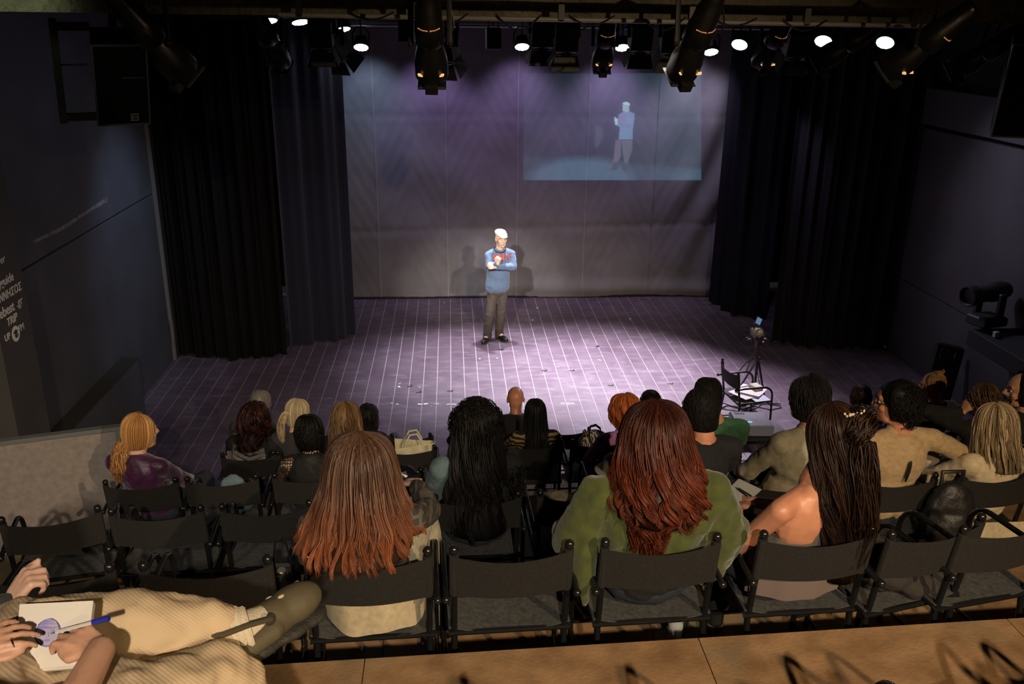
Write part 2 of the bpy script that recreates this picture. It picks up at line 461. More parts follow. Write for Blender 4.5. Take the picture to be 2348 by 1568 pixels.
# pillar with printed sponsors
PX = -3.4
pil = struct('pillar', MB().box((PX - 0.35, 6.83, 2.3), (0.7, 0.52, 4.6)), mat('pillar_black', (0.055, 0.053, 0.050), 0.8, noise=(2, 0.15)))
PRINT = mat('grey_white_print', (0.80, 0.80, 0.80), 0.8)


def pillar_text(s, u, v, size, shear=0.0, align='RIGHT', bold=0.0, name='lettering'):
    p = at_x(u, v, PX + 0.003); return text(name, s, size, PRINT, pil, frame((p[0], p[1], p[2]), (0, 1, 0.0), (0, 0, 1)), 0.0008, shear, align, bold)


pillar_text('player', 12, 600, 0.085, 0.25)
pillar_text('cityguide', 32, 641, 0.095, 0.1, bold=0.0012)
pillar_text('ΠΕΛΟΠΟΝΝΗΣΟΣ', 50, 663, 0.085, 0.12, bold=0.0014)
pillar_text('thebest', 34, 710, 0.110, 0.0, bold=0.002)
pillar_text('.gr', 53, 695, 0.100, 0.0)
pillar_text('TRIP', 40, 733, 0.085, 0.2, bold=0.002)
pillar_text('UP', 25, 775, 0.075, 0.0, bold=0.001)
pillar_text('FM', 56, 753, 0.075, 0.0, bold=0.001)
c0 = at_x(36, 765, PX + 0.003); R90 = Matrix.Rotation(math.radians(90), 3, 'Y')
MB().lathe([(0.062, 0), (0.062, 0.002)], 24, c0, R90).build('emblem_disc', PRINT, pil, False)
e = MB(); f = lambda a, b: (c0[0] + 0.004, c0[1] + a, c0[2] + b)
e.add([f(-.045, .015), f(-.005, .035), f(.04, .018), f(-.002, -.004)], [(0, 1, 2, 3)])
e.add([f(-.025, .0), f(-.02, -.028), f(.0, -.034), f(.018, -.02), f(.02, .004), f(-.002, -.006)], [(0, 1, 2, 3, 4, 5)])
e.build('emblem_cap', mat('print_dark', (0.03, 0.03, 0.03), 0.8), pil, False)
c1 = at_x(40, 768, PX + 0.006)
MB().lathe([(0.02, 0), (0.02, 0.001)], 16, c1, R90).build('emblem_ring', mat('print_grey', (0.3, 0.3, 0.3), 0.8), pil, False)

# ledge running along the left wall
lg = thing('wall_ledge', (0, 0, 0), 'dark topped boxed ledge along the left wall behind the pillar', 'ledge')
zl = 0.75
MB().box((XL + 0.07, 9.3, zl / 2 - 0.0), (0.26, 2.2, zl - 0.02)).build('box', WALLP, lg, False)
MB().box((XL + 0.07, 9.3, zl), (0.27, 2.21, 0.02)).build('top_board', mat('brown_black_board', (0.03, 0.026, 0.022), 0.7), lg, False)

# ------------------------------------------------------------------ backdrop and drapes
def wav(x, z):
    v = 0.022 * math.sin(2.1 * x + 0.7 * z + 1) * math.sin(1.3 * z + 0.4 * x)
    v += 0.016 * math.sin(5.3 * z + 2.2 * math.sin(1.1 * x)) * math.cos(0.9 * x)
    d = x - 3.4
    if d > 0: v += 0.055 * min(d, 1.0) * math.sin(9.5 * (x - 0.42 * z) + 0.8 * math.sin(2 * z)) * min(1, 0.25 + z / 3)
    s = (x + 1.25) % 1.185
    v += 0.016 * math.exp(-((z - 3.15) / 0.025) ** 2) + 0.016 * math.exp(-((z - 1.22 - 0.02 * x) / 0.05) ** 2)
    v -= 0.10 * math.exp(-((z - 0.16 + 0.02 * (x - 2)) / 0.12) ** 2) * (1 / (1 + math.exp(-(x - 1.0) * 2))) * 0.8
    v += 0.0035 * math.sin(11 * abs(s - 0.59) * 3 + 17 * z)
    return v


def cloth_mat(name, col, scale, amt):
    m = mat(name, col, 0.85, noise=(3, 0.12), bump=(scale, amt), sheen=0.15); return m


BDM = cloth_mat('grey_backdrop_cloth', (0.150, 0.140, 0.155), 230, 0.25)
bd = thing('backdrop', (1.6, YB, 0), 'wide grey cloth backdrop hanging behind the man on stage', 'backdrop')
SEAM = [-2.43, -1.25, -0.07, 1.13, 2.31, 3.49, 4.78]
for a, b in zip(SEAM[:-1], SEAM[1:]):
    g = MB(); g.grid(lambda s, t, a=a, b=b: (a + 0.004 + s * (b - a - 0.008) - 1.6, wav(a + s * (b - a), t * 4.62) - 0.006 * math.exp(-((min(s, 1 - s)) * 60) ** 2), 0.015 + t * 4.6), 34, 90)
    g.build('cloth_panel', BDM, bd)
for x in SEAM[1:-1]:
    MB().tube([(x - 1.6, wav(x, z) - 0.012, z) for z in np.linspace(0.02, 4.6, 50)], 0.006, 6, flat=(1, 0.5)).build('seam', mat('pale_seam', (0.26, 0.24, 0.25), 0.9), bd)
MB().tube([(-4.03, 0.0, 0.02), (3.2, 0.0, 0.02)], 0.02, 8).build('hem_pipe', BLKCLOTH, bd)


def drape(label, path, ztop, m, folds, depth, seed, flare=0.0):
    """a hanging curtain along a floor path; folds vary along its width"""
    P = [np.array(p, float) for p in path]; seg = [np.linalg.norm(b - a) for a, b in zip(P[:-1], P[1:])]; T = sum(seg)
    r = random.Random(seed); ph = [r.uniform(0, 6.28) for _ in range(6)]
    def pt(s):
        d = s * T
        for a, b, l in zip(P[:-1], P[1:], seg):
            if d <= l + 1e-9: return a + (b - a) * (d / l), (b - a) / l
            d -= l
        return P[-1], (P[-1] - P[-2]) / seg[-1]
    def fn(s, t):
        p, d = pt(s); nrm = np.array([-d[1], d[0]])
        w = s * folds * 2 * math.pi
        k = depth * (math.sin(w + 0.9 * math.sin(w * 0.31 + ph[0]) + 0.12 * t) + 0.45 * math.sin(w * 2.3 + ph[1] + 0.2 * t) + 0.5 * math.sin(w * 0.43 + ph[2]))
        k *= (1 + flare * (1 - t))
        q = p + nrm * k + d * 0.3 * k * (1 - t) * flare
        return (q[0], q[1], 0.006 + 0.02 * (0.5 + 0.5 * math.sin(w * 0.37)) * (1 - t) + t * ztop)
    o = thing('curtain', (P[0][0], P[0][1], 0), label, 'curtain')
    g = MB(); g.grid(lambda s, t: (fn(s, t)[0] - P[0][0], fn(s, t)[1] - P[0][1], fn(s, t)[2]), int(folds * 14) + 10, 30, 0.004)
    g.build('drape', m, o)
    tb = MB(); tb.tube([(*(pt(s)[0] - P[0]), ztop + 0.03) for s in np.linspace(0, 1, 12)], 0.025, 8); tb.build('track', BLACK, o)
    return o


VELB = mat('black_velvet', (0.0045, 0.0045, 0.005), 0.95, bump=(200, 0.2), spec=0.1)
VELG = mat('charcoal_velvet', (0.0065, 0.006, 0.0065), 0.95, bump=(200, 0.2), spec=0.15)
VELN = mat('navy_velvet', (0.020, 0.022, 0.036), 0.9, bump=(200, 0.2), sheen=0.1, spec=0.15)
drape('wide black drape at the left of the stage front', [(-4.0, 12.5), (-3.1, 12.24), (-2.42, 12.42)], 4.62, VELG, 9, 0.045, 1)
drape('dark navy leg curtain beside the left edge of the backdrop', [(-2.42, 12.72), (-1.95, 12.98), (-1.50, 13.26)], 4.62, VELN, 2.6, 0.035, 2, 0.6)
drape('narrow black leg curtain at the right edge of the backdrop', [(4.60, 15.06), (4.66, 14.1), (5.2, 13.80)], 4.62, mat('blue_black_velvet', (0.011, 0.010, 0.016), 0.95, bump=(200, 0.2), spec=0.15), 4, 0.05, 3, 0.3)
drape('wide black drape at the right of the stage front', [(4.93, 12.72), (5.5, 12.42), (6.55, 12.34)], 4.62, mat('lit_black_velvet', (0.020, 0.018, 0.021), 0.95, bump=(200, 0.2), spec=0.15), 8, 0.055, 5)  # lighter copy of the black velvet, led light on it put into the colour

# ------------------------------------------------------------------ projected picture: a glowing see-through sheet replaces the projector's light on the cloth
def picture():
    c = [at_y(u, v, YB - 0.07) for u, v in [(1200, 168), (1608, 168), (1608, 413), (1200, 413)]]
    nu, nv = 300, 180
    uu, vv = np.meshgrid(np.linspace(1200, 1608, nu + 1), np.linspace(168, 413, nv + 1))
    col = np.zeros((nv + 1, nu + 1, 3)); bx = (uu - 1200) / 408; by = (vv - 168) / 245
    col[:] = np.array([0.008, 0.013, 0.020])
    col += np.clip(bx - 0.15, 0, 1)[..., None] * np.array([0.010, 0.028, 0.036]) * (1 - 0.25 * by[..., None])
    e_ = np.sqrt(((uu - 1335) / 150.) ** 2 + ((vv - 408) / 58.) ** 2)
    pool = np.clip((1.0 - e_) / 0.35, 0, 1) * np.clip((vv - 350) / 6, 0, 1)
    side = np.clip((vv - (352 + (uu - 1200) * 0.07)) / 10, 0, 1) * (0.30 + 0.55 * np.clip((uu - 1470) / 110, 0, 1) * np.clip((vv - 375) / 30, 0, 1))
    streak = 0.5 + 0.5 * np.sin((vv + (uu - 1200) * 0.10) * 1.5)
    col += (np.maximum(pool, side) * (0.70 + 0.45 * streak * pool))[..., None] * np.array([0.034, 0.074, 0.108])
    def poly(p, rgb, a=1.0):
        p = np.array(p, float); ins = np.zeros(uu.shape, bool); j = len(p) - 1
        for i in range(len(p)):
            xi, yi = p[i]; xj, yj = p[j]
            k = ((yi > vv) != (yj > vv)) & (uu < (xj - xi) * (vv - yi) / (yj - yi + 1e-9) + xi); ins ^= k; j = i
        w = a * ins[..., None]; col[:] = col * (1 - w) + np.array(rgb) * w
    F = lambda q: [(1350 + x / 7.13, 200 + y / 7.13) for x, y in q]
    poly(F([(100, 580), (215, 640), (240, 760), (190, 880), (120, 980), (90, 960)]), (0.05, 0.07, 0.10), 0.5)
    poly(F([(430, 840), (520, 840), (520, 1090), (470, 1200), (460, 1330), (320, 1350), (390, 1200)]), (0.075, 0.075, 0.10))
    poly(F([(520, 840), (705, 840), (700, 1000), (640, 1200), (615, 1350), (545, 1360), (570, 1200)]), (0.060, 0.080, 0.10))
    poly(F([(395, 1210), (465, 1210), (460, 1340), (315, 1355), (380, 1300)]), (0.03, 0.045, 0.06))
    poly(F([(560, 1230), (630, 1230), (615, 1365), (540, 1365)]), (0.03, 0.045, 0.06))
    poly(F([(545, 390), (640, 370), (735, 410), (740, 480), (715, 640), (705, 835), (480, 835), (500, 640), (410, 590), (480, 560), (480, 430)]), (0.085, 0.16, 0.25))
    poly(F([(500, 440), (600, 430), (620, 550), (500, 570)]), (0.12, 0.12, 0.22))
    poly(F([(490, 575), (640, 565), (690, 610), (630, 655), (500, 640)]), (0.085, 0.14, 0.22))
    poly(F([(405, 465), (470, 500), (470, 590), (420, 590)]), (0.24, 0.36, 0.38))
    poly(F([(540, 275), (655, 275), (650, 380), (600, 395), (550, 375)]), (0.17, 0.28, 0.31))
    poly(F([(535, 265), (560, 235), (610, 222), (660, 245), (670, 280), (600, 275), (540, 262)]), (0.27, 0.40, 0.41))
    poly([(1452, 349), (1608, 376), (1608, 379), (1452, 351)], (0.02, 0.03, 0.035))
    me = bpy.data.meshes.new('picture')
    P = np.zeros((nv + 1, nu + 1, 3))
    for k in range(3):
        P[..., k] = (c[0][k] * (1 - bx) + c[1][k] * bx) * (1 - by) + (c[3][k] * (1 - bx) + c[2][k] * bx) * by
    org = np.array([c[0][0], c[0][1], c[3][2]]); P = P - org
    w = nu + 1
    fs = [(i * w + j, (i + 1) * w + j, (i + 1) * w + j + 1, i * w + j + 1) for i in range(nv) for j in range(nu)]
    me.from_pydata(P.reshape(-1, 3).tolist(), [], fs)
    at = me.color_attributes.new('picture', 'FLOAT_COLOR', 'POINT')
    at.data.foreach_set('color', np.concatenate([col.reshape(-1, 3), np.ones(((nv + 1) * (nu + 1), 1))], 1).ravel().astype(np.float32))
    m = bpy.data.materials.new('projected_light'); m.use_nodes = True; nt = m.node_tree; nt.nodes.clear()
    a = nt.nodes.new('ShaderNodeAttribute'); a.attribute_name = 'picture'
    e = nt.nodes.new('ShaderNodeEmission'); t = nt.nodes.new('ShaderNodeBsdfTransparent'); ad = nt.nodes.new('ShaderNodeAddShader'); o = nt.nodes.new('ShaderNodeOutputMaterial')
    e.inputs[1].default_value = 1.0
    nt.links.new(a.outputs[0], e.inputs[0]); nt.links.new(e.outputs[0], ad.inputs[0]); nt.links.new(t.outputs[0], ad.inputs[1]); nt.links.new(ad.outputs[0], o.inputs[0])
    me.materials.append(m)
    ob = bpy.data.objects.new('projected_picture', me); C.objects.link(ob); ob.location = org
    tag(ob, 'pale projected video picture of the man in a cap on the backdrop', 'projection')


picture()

# ------------------------------------------------------------------ director's chairs
def arc(c, r, a0, a1, n, ax):
    out = []
    for i in range(n + 1):
        a = math.radians(a0 + (a1 - a0) * i / n); out.append((ax, c[0] + r * math.cos(a), c[1] + r * math.sin(a)))
    return out


def make_chair(name, label, loc, group=None, rz=0.0):
    """faces +Y; origin on the floor under the back posts"""
    t = thing(name, loc, label, 'chair', group, rz)
    for s in (-1, 1):
        x = 0.218 * s
        p = MB(); p.tube([(x, -0.03, 0.83), (x, 0.0, 0.60), (x, 0.03, 0.40), (x, -0.02, 0.0)], 0.0135, 10)
        p.ball((x, -0.031, 0.836), 0.019, 10); p.ball((x, -0.02, 0.008), 0.016, 8)
        p.build('back_post', TUBE, t)
        a = MB(); xa = 0.250 * s
        a.tube([(xa, -0.05, 0.635), (xa, 0.05, 0.645), (xa, 0.28, 0.645)] + arc((0.30, 0.535), 0.11, 90, 5, 8, xa) + [(xa, 0.42, 0.3), (xa, 0.43, 0.0)], 0.0125, 10)
        a.ball((xa, -0.055, 0.634), 0.017, 10)
        a.build('arm_frame', TUBE, t)
        b = MB(); b.tube([(0.235 * s, 0.02, 0.44), (0.235 * s, 0.425, 0.46)], 0.011, 8); b.build('seat_rail', TUBE, t)
        b = MB(); b.tube([(0.235 * s, -0.01, 0.09), (0.247 * s, 0.42, 0.09)], 0.009, 8); b.build('side_stretcher', TUBE, t)
    for y, z, r in ((0.02, 0.425, 0.011), (0.425, 0.40, 0.011), (-0.012, 0.09, 0.009), (0.43, 0.13, 0.009)):
        MB().tube([(-0.24, y, z), (0.24, y, z)], r, 8).build('cross_rail', TUBE, t)
    g = MB()
    def back(s, q):
        x = -0.233 + 0.466 * s; c = math.sin(math.pi * s)
        z = 0.628 + 0.185 * q - 0.022 * c * (0.4 + 0.6 * q)
        return (x, -0.028 * q - 0.016 - 0.030 * c + (0.0 if 0.06 < s < 0.94 else 0.0), z)
    g.grid(back, 22, 6, 0.004)
    for s in (-1, 1): g.tube([(0.218 * s, -0.029, 0.815), (0.218 * s, -0.003, 0.625)], 0.019, 10)
    g.build('backrest', CANVAS, t)
    g = MB()
    g.grid(lambda s, q: (-0.24 + 0.48 * s, 0.015 + 0.415 * q, 0.455 + 0.01 * q - 0.035 * math.sin(math.pi * s)), 14, 6, 0.004)
    g.build('seat', SEATC, t)
    return t


RY = {'A': 7.98, 'B': 6.72, 'C': 5.40, 'D': 4.16, 'E': 2.90}
RZ = {'A': 0.0, 'B': 0.49, 'C': 0.98, 'D': 1.47, 'E': 1.96, 'F': 2.45}
chair0 = None


def row_y(row, x): return RY[row] + SK * x


def chair(row, x, label, rz=0.0, dy=0.0):
    global chair0
    loc = (x, row_y(row, x) + dy, RZ[row])
    a = math.radians(rz) + SK
    if chair0 is None:
        chair0 = make_chair('director_chair', label, loc, 'folding chairs of the audience', a); return chair0
    return dup(chair0, loc, a, label)


def xpx(row, u, v=None):
    """X of a picture column on the row's back line"""
    z = RZ[row] + 0.83; lo, hi = -5, 8
    for _ in range(40):
        m = (lo + hi) / 2; P = np.array([m, row_y(row, m), z]) - EYE
        if 1174 + FPX * (P @ AX) / (P @ AF) < u: lo = m
        else: hi = m
    return m


# empty chairs
chair('E', xpx('E', 476), 'empty black canvas chair right behind the pointed grey clog')
chair('E', xpx('E', 112), 'empty black canvas chair behind the drawing woman, leftmost in its row')
chair('E', xpx('E', 1172), 'empty black canvas chair between the redhead in plaid and the green cape')
chair('E', xpx('E', 2136), 'empty black canvas chair with a dark jacket lying on its seat', 12)
chair('E', xpx('E', 2302), 'empty black canvas chair cut by the right edge of the photo', 9)
chair('D', xpx('D', 118), 'empty black canvas chair nearest the chipboard parapet', 10)
chair('D', xpx('D', 362), 'empty black canvas chair second from the chipboard parapet')
chair('D', xpx('D', 612), 'empty black canvas chair just left of the long copper hair')
chair('D', xpx('D', 1330), 'black canvas chair in shadow left of the green cape with a grey cloth on it')
chair('C', xpx('C', 510), 'black canvas chair with a faded denim garment on its seat')
chair('C', xpx('C', 890), 'black canvas chair in shadow below the white tote bag')
chair('B', xpx('B', 935), 'black canvas chair that holds the cream tote bag')
chair('A', xpx('A', 935), 'empty front row chair in front of the cream tote bag')
chair('A', xpx('A', 1300), 'empty front row chair between the tiger blouse and the patterned backpack')
chair('B', xpx('B', 1370), 'black canvas chair that holds the patterned backpack')

# row F chairs stand just below the picture and throw their shadows on the boards
RY['F'] = 1.36
for x, l in ((0.35, 'black canvas chair in the nearest row, below the bottom edge left of centre'),
             (1.35, 'black canvas chair in the nearest row, below the bottom edge right of centre'),
             (2.0, 'black canvas chair in the nearest row, below the lower right corner')):
    chair('F', x, l)

# chair on the stage
STG = at_z(1680, 841, 0.83)
sch = dup(chair0, (STG[0], STG[1], 0.0), math.radians(-82), 'black canvas chair on the stage with loose papers on its seat', 'chairs on stage')
del sch['group']

# ------------------------------------------------------------------ stage lamps and rigging
LAMP = mat('lamp_black', (0.010, 0.010, 0.011), 0.32, spec=0.6)
LAMPM = mat('lamp_matt_black', (0.010, 0.010, 0.011), 0.6)
GLOWA = mat('amber_leak', (0.9, 0.5, 0.2), 0.5, emit=((1.0, 0.55, 0.22), 0.9))
GLOWD = mat('dim_amber_leak', (0.9, 0.4, 0.15), 0.5, emit=((1.0, 0.42, 0.16), 0.35))
LEDE = mat('led_face_light', (1, 1, 1), 0.5, emit=((0.93, 0.95, 1.0), 22.0))
LEDG = mat('led_green_light', (0.3, 1, 0.6), 0.5, emit=((0.25, 1.0, 0.6), 7.0))
BARM = mat('grey_bar', (0.28, 0.27, 0.26), 0.45)


def make_profile(label, loc, rot):
    """ellipsoidal spotlight, lens towards -Z of its own axis"""
    t = thing('profile_spotlight', loc, label, 'spotlight', 'profile spotlights'); t.rotation_euler = rot
    MB().lathe([(0.0, 0.33), (0.05, 0.325), (0.062, 0.30), (0.066, 0.23), (0.074, 0.22), (0.078, 0.12), (0.085, 0.11), (0.088, 0.0), (0.075, -0.02), (0.07, -0.03)], 20, cap=False).build('rear_housing', LAMP, t)
    f = MB(); f.lathe([(0.072, -0.02), (0.084, -0.06), (0.100, -0.14), (0.100, -0.24), (0.086, -0.27), (0.080, -0.27), (0.078, -0.22), (0.0, -0.215)], 20, cap=False)
    f.build('front_housing', LAMP, t)
    g = MB()
    for s in (-1, 1): g = MB().box((0.058 * s, -0.083, -0.185), (0.050, 0.016, 0.009), 0, Matrix.Rotation(-s * 0.75, 3, 'Y') @ Matrix.Rotation(-s * 0.55, 3, 'Z')); g.build('vent_slot', GLOWA, t)
    g = MB()
    for a in (-50, -75, -105, -130):
        a = math.radians(a); g.box((0.079 * math.cos(a), 0.079 * math.sin(a), 0.115), (0.03, 0.004, 0.008), a + math.pi / 2)
    g.build('rear_vent', GLOWD, t)
    MB().box((0, 0, -0.285), (0.17, 0.17, 0.02), bev=0.008).box((0, -0.10, -0.27), (0.075, 0.05, 0.05)).build('filter_frame', LAMPM, t)
    y = MB(); y.tube([(0.112, 0, -0.03), (0.112, 0.14, 0.12), (0.10, 0.27, 0.22), (0, 0.30, 0.25), (-0.10, 0.27, 0.22), (-0.112, 0.14, 0.12), (-0.112, 0, -0.03)], 0.010, 6, flat=(1, 1.8))
    y.ball((0.116, 0, -0.03), 0.016, 8); y.ball((-0.116, 0, -0.03), 0.016, 8); y.build('yoke', LAMPM, t)
    return t


def make_fresnel(label, loc, rot):
    t = thing('fresnel_spotlight', loc, label, 'spotlight', 'fresnel spotlights with barn doors'); t.rotation_euler = rot
    MB().box((0, 0, 0.06), (0.21, 0.20, 0.26), bev=0.02).box((0, 0.108, 0.06), (0.10, 0.015, 0.16)).build('housing', LAMPM, t)
    MB().lathe([(0.09, -0.07), (0.095, -0.09), (0.085, -0.1), (0.0, -0.08)], 18, cap=False).build('lens_ring', LAMP, t)
    for k in range(4):
        a = k * math.pi / 2; M = Matrix.Rotation(a, 3, 'Z')
        w0, w1 = (0.10, 0.135) if k % 2 == 0 else (0.085, 0.115)
        P = [(-w0, 0.10, -0.085), (w0, 0.10, -0.085), (w1, 0.15, -0.215), (-w1, 0.15, -0.215)]
        P = [M @ Vector(p) for p in P]; Q = [M @ Vector((p0[0], p0[1], p0[2])) for p0 in [(-w0, 0.103, -0.085), (w0, 0.103, -0.085), (w1, 0.153, -0.214), (-w1, 0.153, -0.214)]]
        MB().add(P + Q, [(0, 1, 2, 3), (7, 6, 5, 4), (0, 4, 5, 1), (1, 5, 6, 2), (2, 6, 7, 3), (3, 7, 4, 0)]).build('barn_door', mat('barn_door_black', (0.02, 0.02, 0.024), 0.5), t, False)
    y = MB(); y.tube([(0.118, 0, 0.06), (0.118, 0.1, 0.2), (0.07, 0.2, 0.30), (-0.07, 0.2, 0.30), (-0.118, 0.1, 0.2), (-0.118, 0, 0.06)], 0.008, 6, flat=(1, 2))
    y.ball((0.122, 0, 0.06), 0.016, 8); y.ball((-0.122, 0, 0.06), 0.016, 8); y.build('yoke', LAMPM, t)
    return t


def make_led(label, loc, rot, green=False):
    t = thing('led_par_light', loc, label, 'stage light', 'glowing led par lights'); t.rotation_euler = rot
    MB().lathe([(0.03, 0.13), (0.08, 0.12), (0.10, 0.04), (0.112, -0.02), (0.112, -0.035), (0.103, -0.035), (0.103, -0.02)], 20, cap=False).build('can', LAMPM, t)
    rg = MB()
    for r, n in ((0.0, 1), (0.045, 6), (0.085, 11)):
        for i in range(n):
            a = 6.283 * i / n; rg.lathe([(0.023, -0.022), (0.021, -0.034), (0.0, -0.036)], 8, (r * math.cos(a), r * math.sin(a), 0), cap=False)
    rg.lathe([(0.0, -0.02), (0.1, -0.02)], 20, cap=False)
    rg.build('led_lens', LEDE, t)
    if green:
        MB().lathe([(0.1, -0.026), (0.103, -0.034), (0.096, -0.036), (0.092, -0.03)], 20, cap=False).build('green_rim', LEDG, t)
    y = MB(); y.tube([(0.118, 0, 0.02), (0.118, 0.08, 0.14), (0.06, 0.15, 0.20), (-0.06, 0.15, 0.20), (-0.118, 0.08, 0.14), (-0.118, 0, 0.02)], 0.007, 6, flat=(1, 2)); y.build('yoke', LAMPM, t)
    return t


def lamp_rot(roll, tilt, pan=0):
    """tilt: angle of the beam below the horizon, pan to the right, roll about the beam"""
    d = Vector((math.sin(math.radians(pan)) * math.cos(math.radians(tilt)), math.cos(math.radians(pan)) * math.cos(math.radians(tilt)), -math.sin(math.radians(tilt))))
    z = -d; x = Vector((0, 0, 1)).cross(z)
    if x.length < 1e-3: x = Vector((1, 0, 0))
    x.normalize(); y = z.cross(x); R = Matrix((x, y, z)).transposed()
    if x.x < 0: R = R @ Matrix.Rotation(math.pi, 3, 'Z')
    return (R @ Matrix.Rotation(math.radians(roll), 3, 'Z')).to_euler()


def hang(o, zt=6.54):
    W_ = Matrix.LocRotScale(o.location, o.rotation_euler, None).inverted()
    a = Vector(o.location) + Vector((0, 0.02, 0.10)); b = Vector((a.x, a.y, zt))
    MB().tube([tuple(W_ @ a), tuple(W_ @ b)], 0.011, 6).build('drop_pipe', LAMPM, o)


HANG = []
pf = fr = ld = None
PROF = [(986, 92, 5.5, 55, 2, 'large black profile spotlight left of centre with amber vent slots'),
        (1595, 92, 5.6, 52, -14, 'large black profile spotlight right of centre leaning left with amber slots'),
        (2122, 98, 5.7, 40, -46, 'black profile spotlight pointing left near the top right corner, slot glowing'),
        (352, 88, 5.4, 48, 42, 'dark profile spotlight pointing right over the hanging loudspeaker'),
        (1388, 98, 8.6, 55, 0, 'smaller profile spotlight beside the glowing light above the projected picture'),
        (1772, 98, 8.4, 50, -16, 'smaller profile spotlight left of the grey lit barn doors'),
        (617, 92, 8.0, 52, 22, 'unlit slim profile spotlight in front of the left black drape'),
        (1945, 100, 7.4, 36, -52, 'unlit profile spotlight pointing left between the two right glowing lights'),
        (2262, 118, 7.0, 34, -40, 'unlit profile spotlight in the dark near the right loudspeaker')]
for i, (u, v, y, tilt, pan, l) in enumerate(PROF):
    p = at_y(u, v, y); r = lamp_rot(0, tilt, pan)
    if pf is None: pf = make_profile(l, p, r); o = pf
    else: o = dup(pf, p, r, l)
    if i in (3, 6, 7, 8):
        for c in list(o.children):
            if c.name.startswith(('vent_slot', 'rear_vent')):
                c.data = c.data.copy(); c.data.materials.clear(); c.data.materials.append(LAMP)
FRES = [(1243, 88, 9.0, 72, 0, 'barn door spotlight hanging right of the middle glowing light'),
        (1297, 98, 8.6, 72, 0, 'wide barn door spotlight second to the right of the middle glowing light'),
        (1467, 98, 9.3, 74, 0, 'barn door spotlight just right of the glowing light over the picture'),
        (1542, 98, 8.2, 66, 6, 'barn door spotlight half behind the large right profile spotlight'),
        (1822, 110, 9.0, 68, 0, 'barn door spotlight with grey and green lit doors before the right curtains'),
        (1022, 118, 8.8, 66, 22, 'barn door spotlight turned right, behind the large left profile spotlight'),
        (738, 92, 9.1, 78, 0, 'barn door spotlight hanging at the left edge of the backdrop'),
        (776, 112, 9.8, 50, 38, 'barn door spotlight turned right below the small left glowing light')]
for u, v, y, tilt, pan, l in FRES:
    p = at_y(u, v, y); r = lamp_rot(0, tilt, pan)
    if fr is None: fr = make_fresnel(l, p, r); HANG.append(fr)
    else: HANG.append(dup(fr, p, r, l))
bxl = [(931, 66, 9.4, 'small black control box on the bar left of the large profile spotlight'), (1131, 84, 9.8, 'small black control box hanging at the middle of the bar')]
b0 = None
for u, v, y, l in bxl:
    p = at_y(u, v, y)
    if b0 is None:
        b0 = thing('control_box', p, l, 'control box', 'boxes on the lighting bar')
        MB().box((0, 0, -0.02), (0.15, 0.12, 0.22), bev=0.012).box((0, -0.064, -0.04), (0.09, 0.01, 0.08)).build('case', LAMPM, b0, False)
        MB().tube([(-0.05, 0, 0.09), (-0.05, 0, 0.2), (0.05, 0, 0.2), (0.05, 0, 0.09)], 0.008, 6).build('hanger', LAMPM, b0)
    else: HANG.append(dup(b0, p, 0.1, l))
LEDS = [(828, 104, 13.6, -60, 0, 0, 'glowing led light nearest the left edge of the backdrop'),
        (1197, 103, 13.6, -60, 0, 0, 'glowing led light at the middle of the backdrop'),
        (1427, 105, 13.6, -60, 0, 0, 'glowing led light above the projected picture'),
        (1630, 115, 13.4, -60, 0, 0, 'glowing led light at the right edge of the backdrop'),
        (1697, 98, 12.2, -48, -30, 1, 'glowing led light with a green rim over the narrow right curtain'),
        (1889, 90, 11.4, -48, -30, 0, 'glowing led light over the gap between the right curtains'),
        (2031, 93, 11.0, -46, -34, 1, 'glowing led light with a green rim farthest to the right'),
        (785, 62, 13.0, -70, 30, 0, 'small tilted glowing led light left of the backdrop'),
        (688, 45, 11.6, -70, 30, 0, 'tilted glowing led light second from the left under the beam'),
        (614, 42, 11.2, -70, 30, 0, 'tilted glowing led light farthest to the left under the beam')]
for u, v, y, tilt, pan, gr, l in LEDS:
    p = at_y(u, v, y)
    d = Vector((math.sin(math.radians(pan)) * math.cos(math.radians(tilt)), -math.cos(math.radians(pan)) * math.cos(math.radians(tilt)), math.sin(math.radians(tilt))))
    r = d.to_track_quat('-Z', 'Y').to_euler()
    if ld is None: ld = make_led(l, p, r, False)
    elif gr: HANG.append(make_led(l, p, r, True))
    else: HANG.append(dup(ld, p, r, l))
HANG += [ld, b0]
for o in HANG: hang(o)
# the lights' own beams down the backdrop and over the stage
for u, w, col in ((828, 80, (0.55, 0.72, 1.0)), (985, 90, (0.62, 0.45, 1.0)), (1197, 90, (0.64, 0.48, 1.0)), (1425, 105, (0.66, 0.5, 1.0)), (1630, 110, (0.8, 0.72, 1.0))):
    p = at_y(u, 100, 14.35); spot('led_beam', (p[0], 14.35, 4.42), (p[0], 15.25, 2.6), w, col, 84, 1.0, 0.08)

# bars
def bar(name, label, p, q, r, m, cat='bar'):
    o = thing(name, p, label, cat); d = np.array(q) - np.array(p)
    g = MB(); g.tube([(0, 0, 0), tuple(d)], r, 10); g.build('pipe', m, o); return o, d


